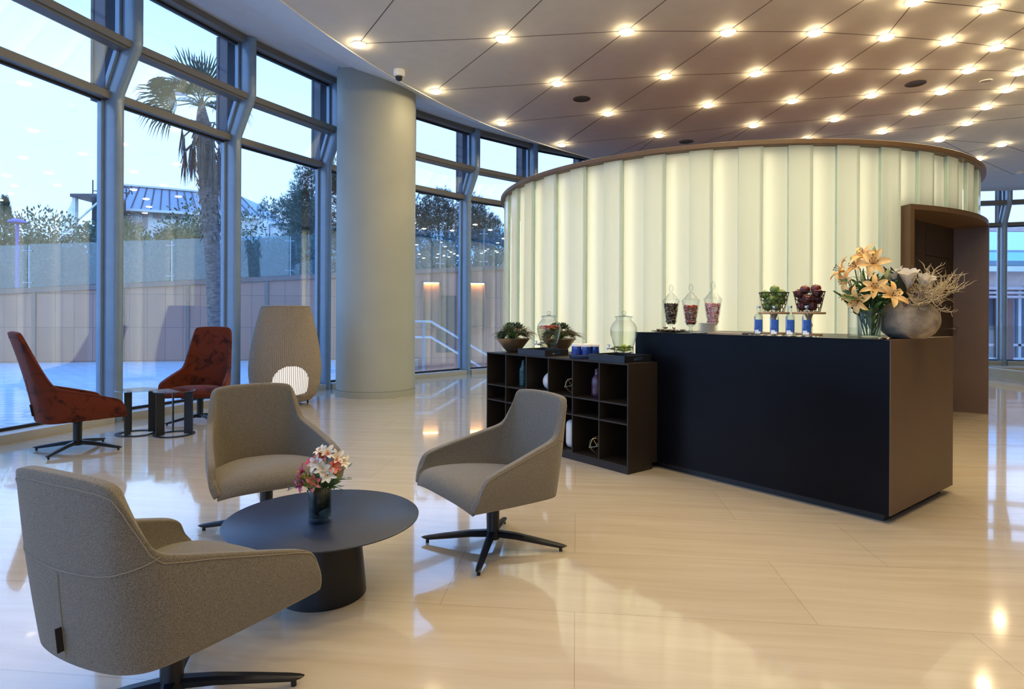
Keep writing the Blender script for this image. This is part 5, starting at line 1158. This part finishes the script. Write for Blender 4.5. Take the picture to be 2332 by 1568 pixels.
pine(-8.1,24,5.1,[(-.9,.1,.75),(-.3,.55,.7),(.35,1.2,.75),(.9,1.6,.7),(.2,-.3,.9),(-.5,-.7,.7),(.95,.4,.9),(1.4,1.1,.8),(1.1,-.6,.8)],'leaning dark pine before the white wall left of the column',200)
pine(-2.9,26,4.9,[(-1.3,.2,.8),(-.5,.75,.85),(.3,.95,.85),(1.1,.55,.85),(1.8,.1,.75),(0,.1,1.),(.9,-.3,.9),(-1.0,-.6,.8),(1.7,-.5,.6)],'round dark pine right of the big column',300)

# fan palm
pm = thing('palm_tree', 'tall fan palm with a shaggy trunk in front of the brown wall', 'palm', (-6.78,14.0,-.03))
tr_ = [(-.0,0,0),(-.05,0,1.2),(-.10,0,2.2),(-.17,0,3.4),(-.25,0,4.6),(-.34,0,5.5),(-.38,0,5.9),(-.38,0,6.15)]
part('trunk', MB().tube(tr_, [.19,.165,.165,.17,.20,.17,.10,.04], 18), M['palmbark'], pm)
bo = MB(); r = random.Random(11)
for i in range(260):
    z = r.uniform(3.0,5.5); u = interp(z, [(p[2],p[0]) for p in tr_]); a = r.uniform(0,2*pi); R = .175 if z < 4 else .20; p = Vector((u+R*cos(a),R*sin(a),z)); d = Vector((cos(a)*.45,sin(a)*.45,-1 if r.random()<.5 else 1)); s = Vector((-sin(a),cos(a),0))*.05
    bo.add([p-s,p+s,p+d*.16+s*.4,p+d*.16-s*.4],[(0,1,2,3)])
part('leaf_bases', bo, M['palmbark'], pm, label='shaggy old leaf bases', kind='stuff')
def fan(m, c, d, Lp, R, droop, spread=2.6, n=30, tilt=0.):
    c = Vector(c); d = Vector(d).normalized(); h = c+d*Lp+Vector((0,0,-.10*Lp)); m.tube([c, c.lerp(h,.5)+uz*.06, h], [.022,.016,.012], 5)
    side = d.cross(uz); side = side.normalized() if side.length>.05 else Vector((1,0,0)); up = side.cross(d); side = Matrix.Rotation(tilt,3,d) @ side
    for i in range(n):
        a = (-.5+i/(n-1))*spread; dd = d*cos(a)+side*sin(a); L = R*(1-.25*abs(a)/1.3)*R_.uniform(.9,1.08); wv = side*cos(a)-d*sin(a)
        p1 = h+dd*L*.55+up*.03*(1 if i%2 else -1); p2 = h+dd*L*.82-uz*droop*.25*L; p3 = h+dd*L*.98-uz*droop*.7*L; w1 = R*.024
        m.add([h, p1-wv*w1, p2-wv*w1*.6, p3, p2+wv*w1*.6, p1+wv*w1], [(0,1,2,3,4,5)])
cr_ = Vector((-.38,0,6.0))
for k,(d,Lp,R,dr,ti) in enumerate([((-.15,-.5,1.),.45,.95,.05,0),((.35,-.4,1.),.45,.9,.05,.3),((-.6,-.3,.9),.4,.9,.15,-.3),((.75,-.2,.75),.4,.85,.2,.2),((-.95,-.35,.25),.55,.95,.5,.6),((-.8,-.6,-.05),.5,.85,.6,.9),((.9,-.3,.15),.55,.85,.5,-.5),((-.35,-.9,.35),.45,.9,.4,0),((.3,-.9,.3),.45,.9,.4,0),((0,.9,.5),.4,.85,.3,0),((-.6,.7,.5),.4,.85,.3,0),((.6,.7,.5),.4,.85,.3,0),((.1,-.4,1.2),.3,.8,.05,1.2)]):
    m = MB(); fan(m, cr_, d, Lp, R, dr, tilt=ti); part('frond', m, M['palmleaf'], pm)
for k in range(24):
    a = 2*pi*k/24*2.04+.3; m = MB(); c0 = cr_+Vector((cos(a)*.12,sin(a)*.12,-.35-.3*(k%3))); h = c0+Vector((cos(a)*.28,sin(a)*.28,-.18+.06*(k%3))); m.tube([c0, c0.lerp(h,.5)+uz*.10, h], .014, 5); L = (1.5 if cos(a) > .2 else .95)
    for i in range(16): b = a+R_.uniform(-.6,.6); e = h+Vector((cos(b)*R_.uniform(-.12,.12),sin(b)*R_.uniform(-.12,.12),-L*R_.uniform(.45,1.))); s = Vector((-sin(b),cos(b),0))*.022; m.add([h-s*.4,h+s*.4,h.lerp(e,.6)+s+uz*.0,e],[(0,1,2,3)])
    part('dry_frond', m, M['deadfrond'], pm, label='dry brown frond hanging down the trunk')

# ---------------------------------------------------------------- lamps, buildings
pl_ = thing('street_lamp', 'purple mushroom-shaped street lamp behind the balustrade at the left', 'street lamp', (-14.65,18,1.3)); M['purple'] = mat('violet_blue_lamp_paint', (.09,.07,.42), .4)
part('pole', MB().tube([(0,0,0),(0,0,2.55)], .045, 12), M['purple'], pl_); part('cap', MB().lathe([(.05,2.53),(.22,2.56),(.245,2.58),(.20,2.64),(.11,2.685),(.001,2.70)], 28), M['purple'], pl_)
sl = thing('street_lamp', 'grey curved-arm street lamp above the round pine', 'street lamp', (-4.3,24,1.3))
part('pole', MB().tube([(0,0,0),(.2,0,3.6),(.35,0,4.2),(.55,0,4.55),(.62,0,4.72)], [.06,.04,.035,.03,.03], 8), M['alu'], sl); part('lamp_head', MB().ball((.78,0,4.76), .24, 14, 8, (1,.6,.42)), M['alu'], sl)
M['bwhite'] = mat('white_building_cladding', (.80,.76,.74), .6, vary=.04, vscale=.5); M['broof'] = mat('grey_metal_roof', (.34,.37,.42), .45, vary=.06, vscale=.4); M['bdark'] = mat('dark_opening', (.03,.028,.03), .7)
b1 = thing('store_building', 'long white building with a sloped grey metal roof and a brown sign', 'building', (-33,57,0))
part('wall', MB().prism([(-2.2,-3.3),(9,1.24),(9,14),(-2.2,14)], 0, 10.45), M['bwhite'], b1)
rf_ = MB(); A0 = Vector((-2.2,-3.7,10.45)); B0 = Vector((9.,.85,10.45)); A1 = Vector((-2.6,-1.2,12.95)); B1 = Vector((6.4,2.3,12.75)); rf_.add([A0,B0,B1,A1,A0+Vector((0,9,0)),B0+Vector((0,9,0)),B1+Vector((0,6,0)),A1+Vector((0,6,0))],[(0,1,2,3),(3,2,6,7),(7,6,5,4),(0,3,7,4),(1,5,6,2)])
part('roof', rf_, M['broof'], b1)
sr = MB()
for i in range(17): u = i/16; sr.bar(A0.lerp(B0,u)+uz*.03, A1.lerp(B1,u)+uz*.03, .07, .10, (0,-1,1))
part('roof_ribs', sr, M['fin'], b1); ev = MB(); ev.bar(A0+Vector((0,-.15,-.08)), B0+Vector((0,-.15,-.08)), .5, .22); ev.bar(A1+uz*.06, B1+uz*.06, .4, .16); part('gutter', ev, M['bwhite'], b1)
sgn = MB().box(0,1.72,-.12,0,0,1.68); sa = atan2(9.8,24.2); so_ = part('sign_board', sgn, mat('mauve_brown_sign',(.36,.25,.23),.5), b1, Vector((-1.35,-3.06,7.05+1.75)), sa, label='mauve-brown square sign')
cw = MB()
for y0,x0,y1,x1 in [(1.42,.50,1.15,1.10),(1.20,.28,1.03,1.12),(1.0,.50,.96,1.15),(.78,.42,.88,1.18),(.56,.55,.80,1.15),(.30,.58,.66,1.10)]:
    cw.tube([(x0,-.16,y0),(x0+(x1-x0)*.5,-.16,(y0+y1)/2+.02),(x1,-.16,y1)], [.022,.032,.045], 6); cw.ball((x0,-.16,y0), .075, 10, 6, (1,.5,1))
cw.tube([(1.18,-.16,1.16),(1.30,-.16,1.10),(1.22,-.16,.90),(1.32,-.16,.72),(1.12,-.16,.62)], .04, 6); part('crown_emblem', cw, M['white'], so_)
for x,w,h in ((2.15,.62,.55),(3.15,.42,.62),(3.9,.5,.62)): part('sign_board', MB().box(x,x+w,-.10,0,0,h), so_.data.materials[0], b1, Vector((-1.35,-3.06,10.0))-Vector((0,0,.2)), sa)
b2 = thing('canopy_building', 'white building with a slanted canopy and open dark bays at the left', 'building', (-37,50,0))
part('slanted_wall', MB().add([(.9,0,6),(.9,0,10.8),(-10.5,14,10.3),(-10.5,14,6),(1.1,.3,6),(1.1,.3,10.8),(-10.3,14.3,10.3),(-10.3,14.3,6)],[(0,3,2,1),(4,5,6,7),(1,2,6,5),(0,1,5,4)]), M['bwhite'], b2)
part('canopy_roof', MB().box(.9,3.7,-.4,2.4,10.72,10.98), M['fin'], b2); part('back_wall', MB().box(.9,3.7,2.2,2.4,5,10.72), M['bdark'], b2); part('ochre_panel', MB().box(1.6,3.0,1.9,2.15,5,9.9), mat('ochre_inner_wall',(.35,.22,.10),.7), b2)  # inner panel is plain ochre, without emission
part('pier', MB().box(2.9,3.6,-.1,.6,5,10.72), M['bwhite'], b2); bc = MB(); bc.bar((1.1,0,8.7),(3.2,0,10.6),.12,.12); bc.bar((1.1,0,8.5),(3.2,0,8.4),.1,.1); bc.box(.9,1.15,-.15,.1,5,10.72); part('brace', bc, M['white'], b2)
an = MB(); an.tube([(1.8,1,10.98),(1.8,1,12.4)], .05, 6); an.tube([(1.8,1,11.5),(4.9,1,11.3)], .04, 5); an.tube([(4.6+.5*cos(k*pi/8),1,11.2+.6*sin(k*pi/8)) for k in range(9)], .05, 5); an.tube([(4.6,1,10.98),(4.6,1,11.7)], .05, 5); part('roof_aerial', an, M['bdark'], b2)
b3 = thing('low_white_building', 'low white cladded wall far behind the leaning pine', 'building', (-22,60,0)); part('wall', MB().box(-1.9,12,0,6,0,9.9), M['bwhite'], b3); part('parapet', MB().box(-1.9,12,-.1,6,9.9,10.15), M['broof'], b3)
# building across the street on the right
b4 = thing('terrace_building', 'building with a pink terrace slab and glass railing outside at the far right', 'building', (20,24,0)); M['pinkslab'] = mat('pink_beige_slab', (.62,.44,.40), .6); M['redcol'] = mat('brown_red_column', (.26,.11,.09), .6)
part('terrace_slab', MB().box(-6,9,0,5,2.35,3.0), M['pinkslab'], b4); part('slab_soffit', MB().box(-6,9,-.4,0,3.0,3.2), M['bwhite'], b4)
for z in (2.0,2.16,2.32): part('pipe', MB().tube([(-6,-.5,z),(9,-.5,z)], .055, 8), M['pinkslab'], b4)
part('terrace_glass', MB().box(-6,9,-.33,-.31,3.2,4.55), M['balglass'], b4); part('top_rail', MB().box(-6,9,-.4,-.25,4.55,4.75), M['pinkslab'], b4)
for x in (-3.2,-1.55,.1,1.75,3.4): part('railing_post', MB().box(x-.05,x+.05,-.42,-.34,3.2,4.55), M['alu'], b4); part('pipe_bracket', MB().box(x-.3,x-.2,-.6,-.45,1.9,2.45), M['steel'], b4)
part('low_mesh', MB().box(-6,9,-.35,-.34,3.25,3.75), M['balglass'], b4); part('mid_rail', MB().box(-6,9,-.42,-.36,3.75,3.82), M['alu'], b4)
part('ground_floor_glazing', MB().box(-6,9,.6,.8,-1,2.35), mat('blue_grey_glazing',(.16,.22,.30),.15), b4); part('base_wall', MB().box(-6,9,.4,.6,-1.5,-.4), M['bwhite'], b4)
for x in (-2.0,-.35,1.2,2.8): part('column', MB().box(x-.22,x+.22,.1,.5,-1.5,2.35), M['redcol'], b4); part('window_frame', MB().box(x+.75,x+.87,.5,.6,-1,2.3), M['bwhite'], b4)
part('transom', MB().box(-6,9,.5,.62,.05,.15), M['bwhite'], b4); part('terrace_back', MB().box(-6,9,4.8,5,3.0,3.9), mat('dark_hedge_on_terrace',(.03,.05,.05),.8), b4)
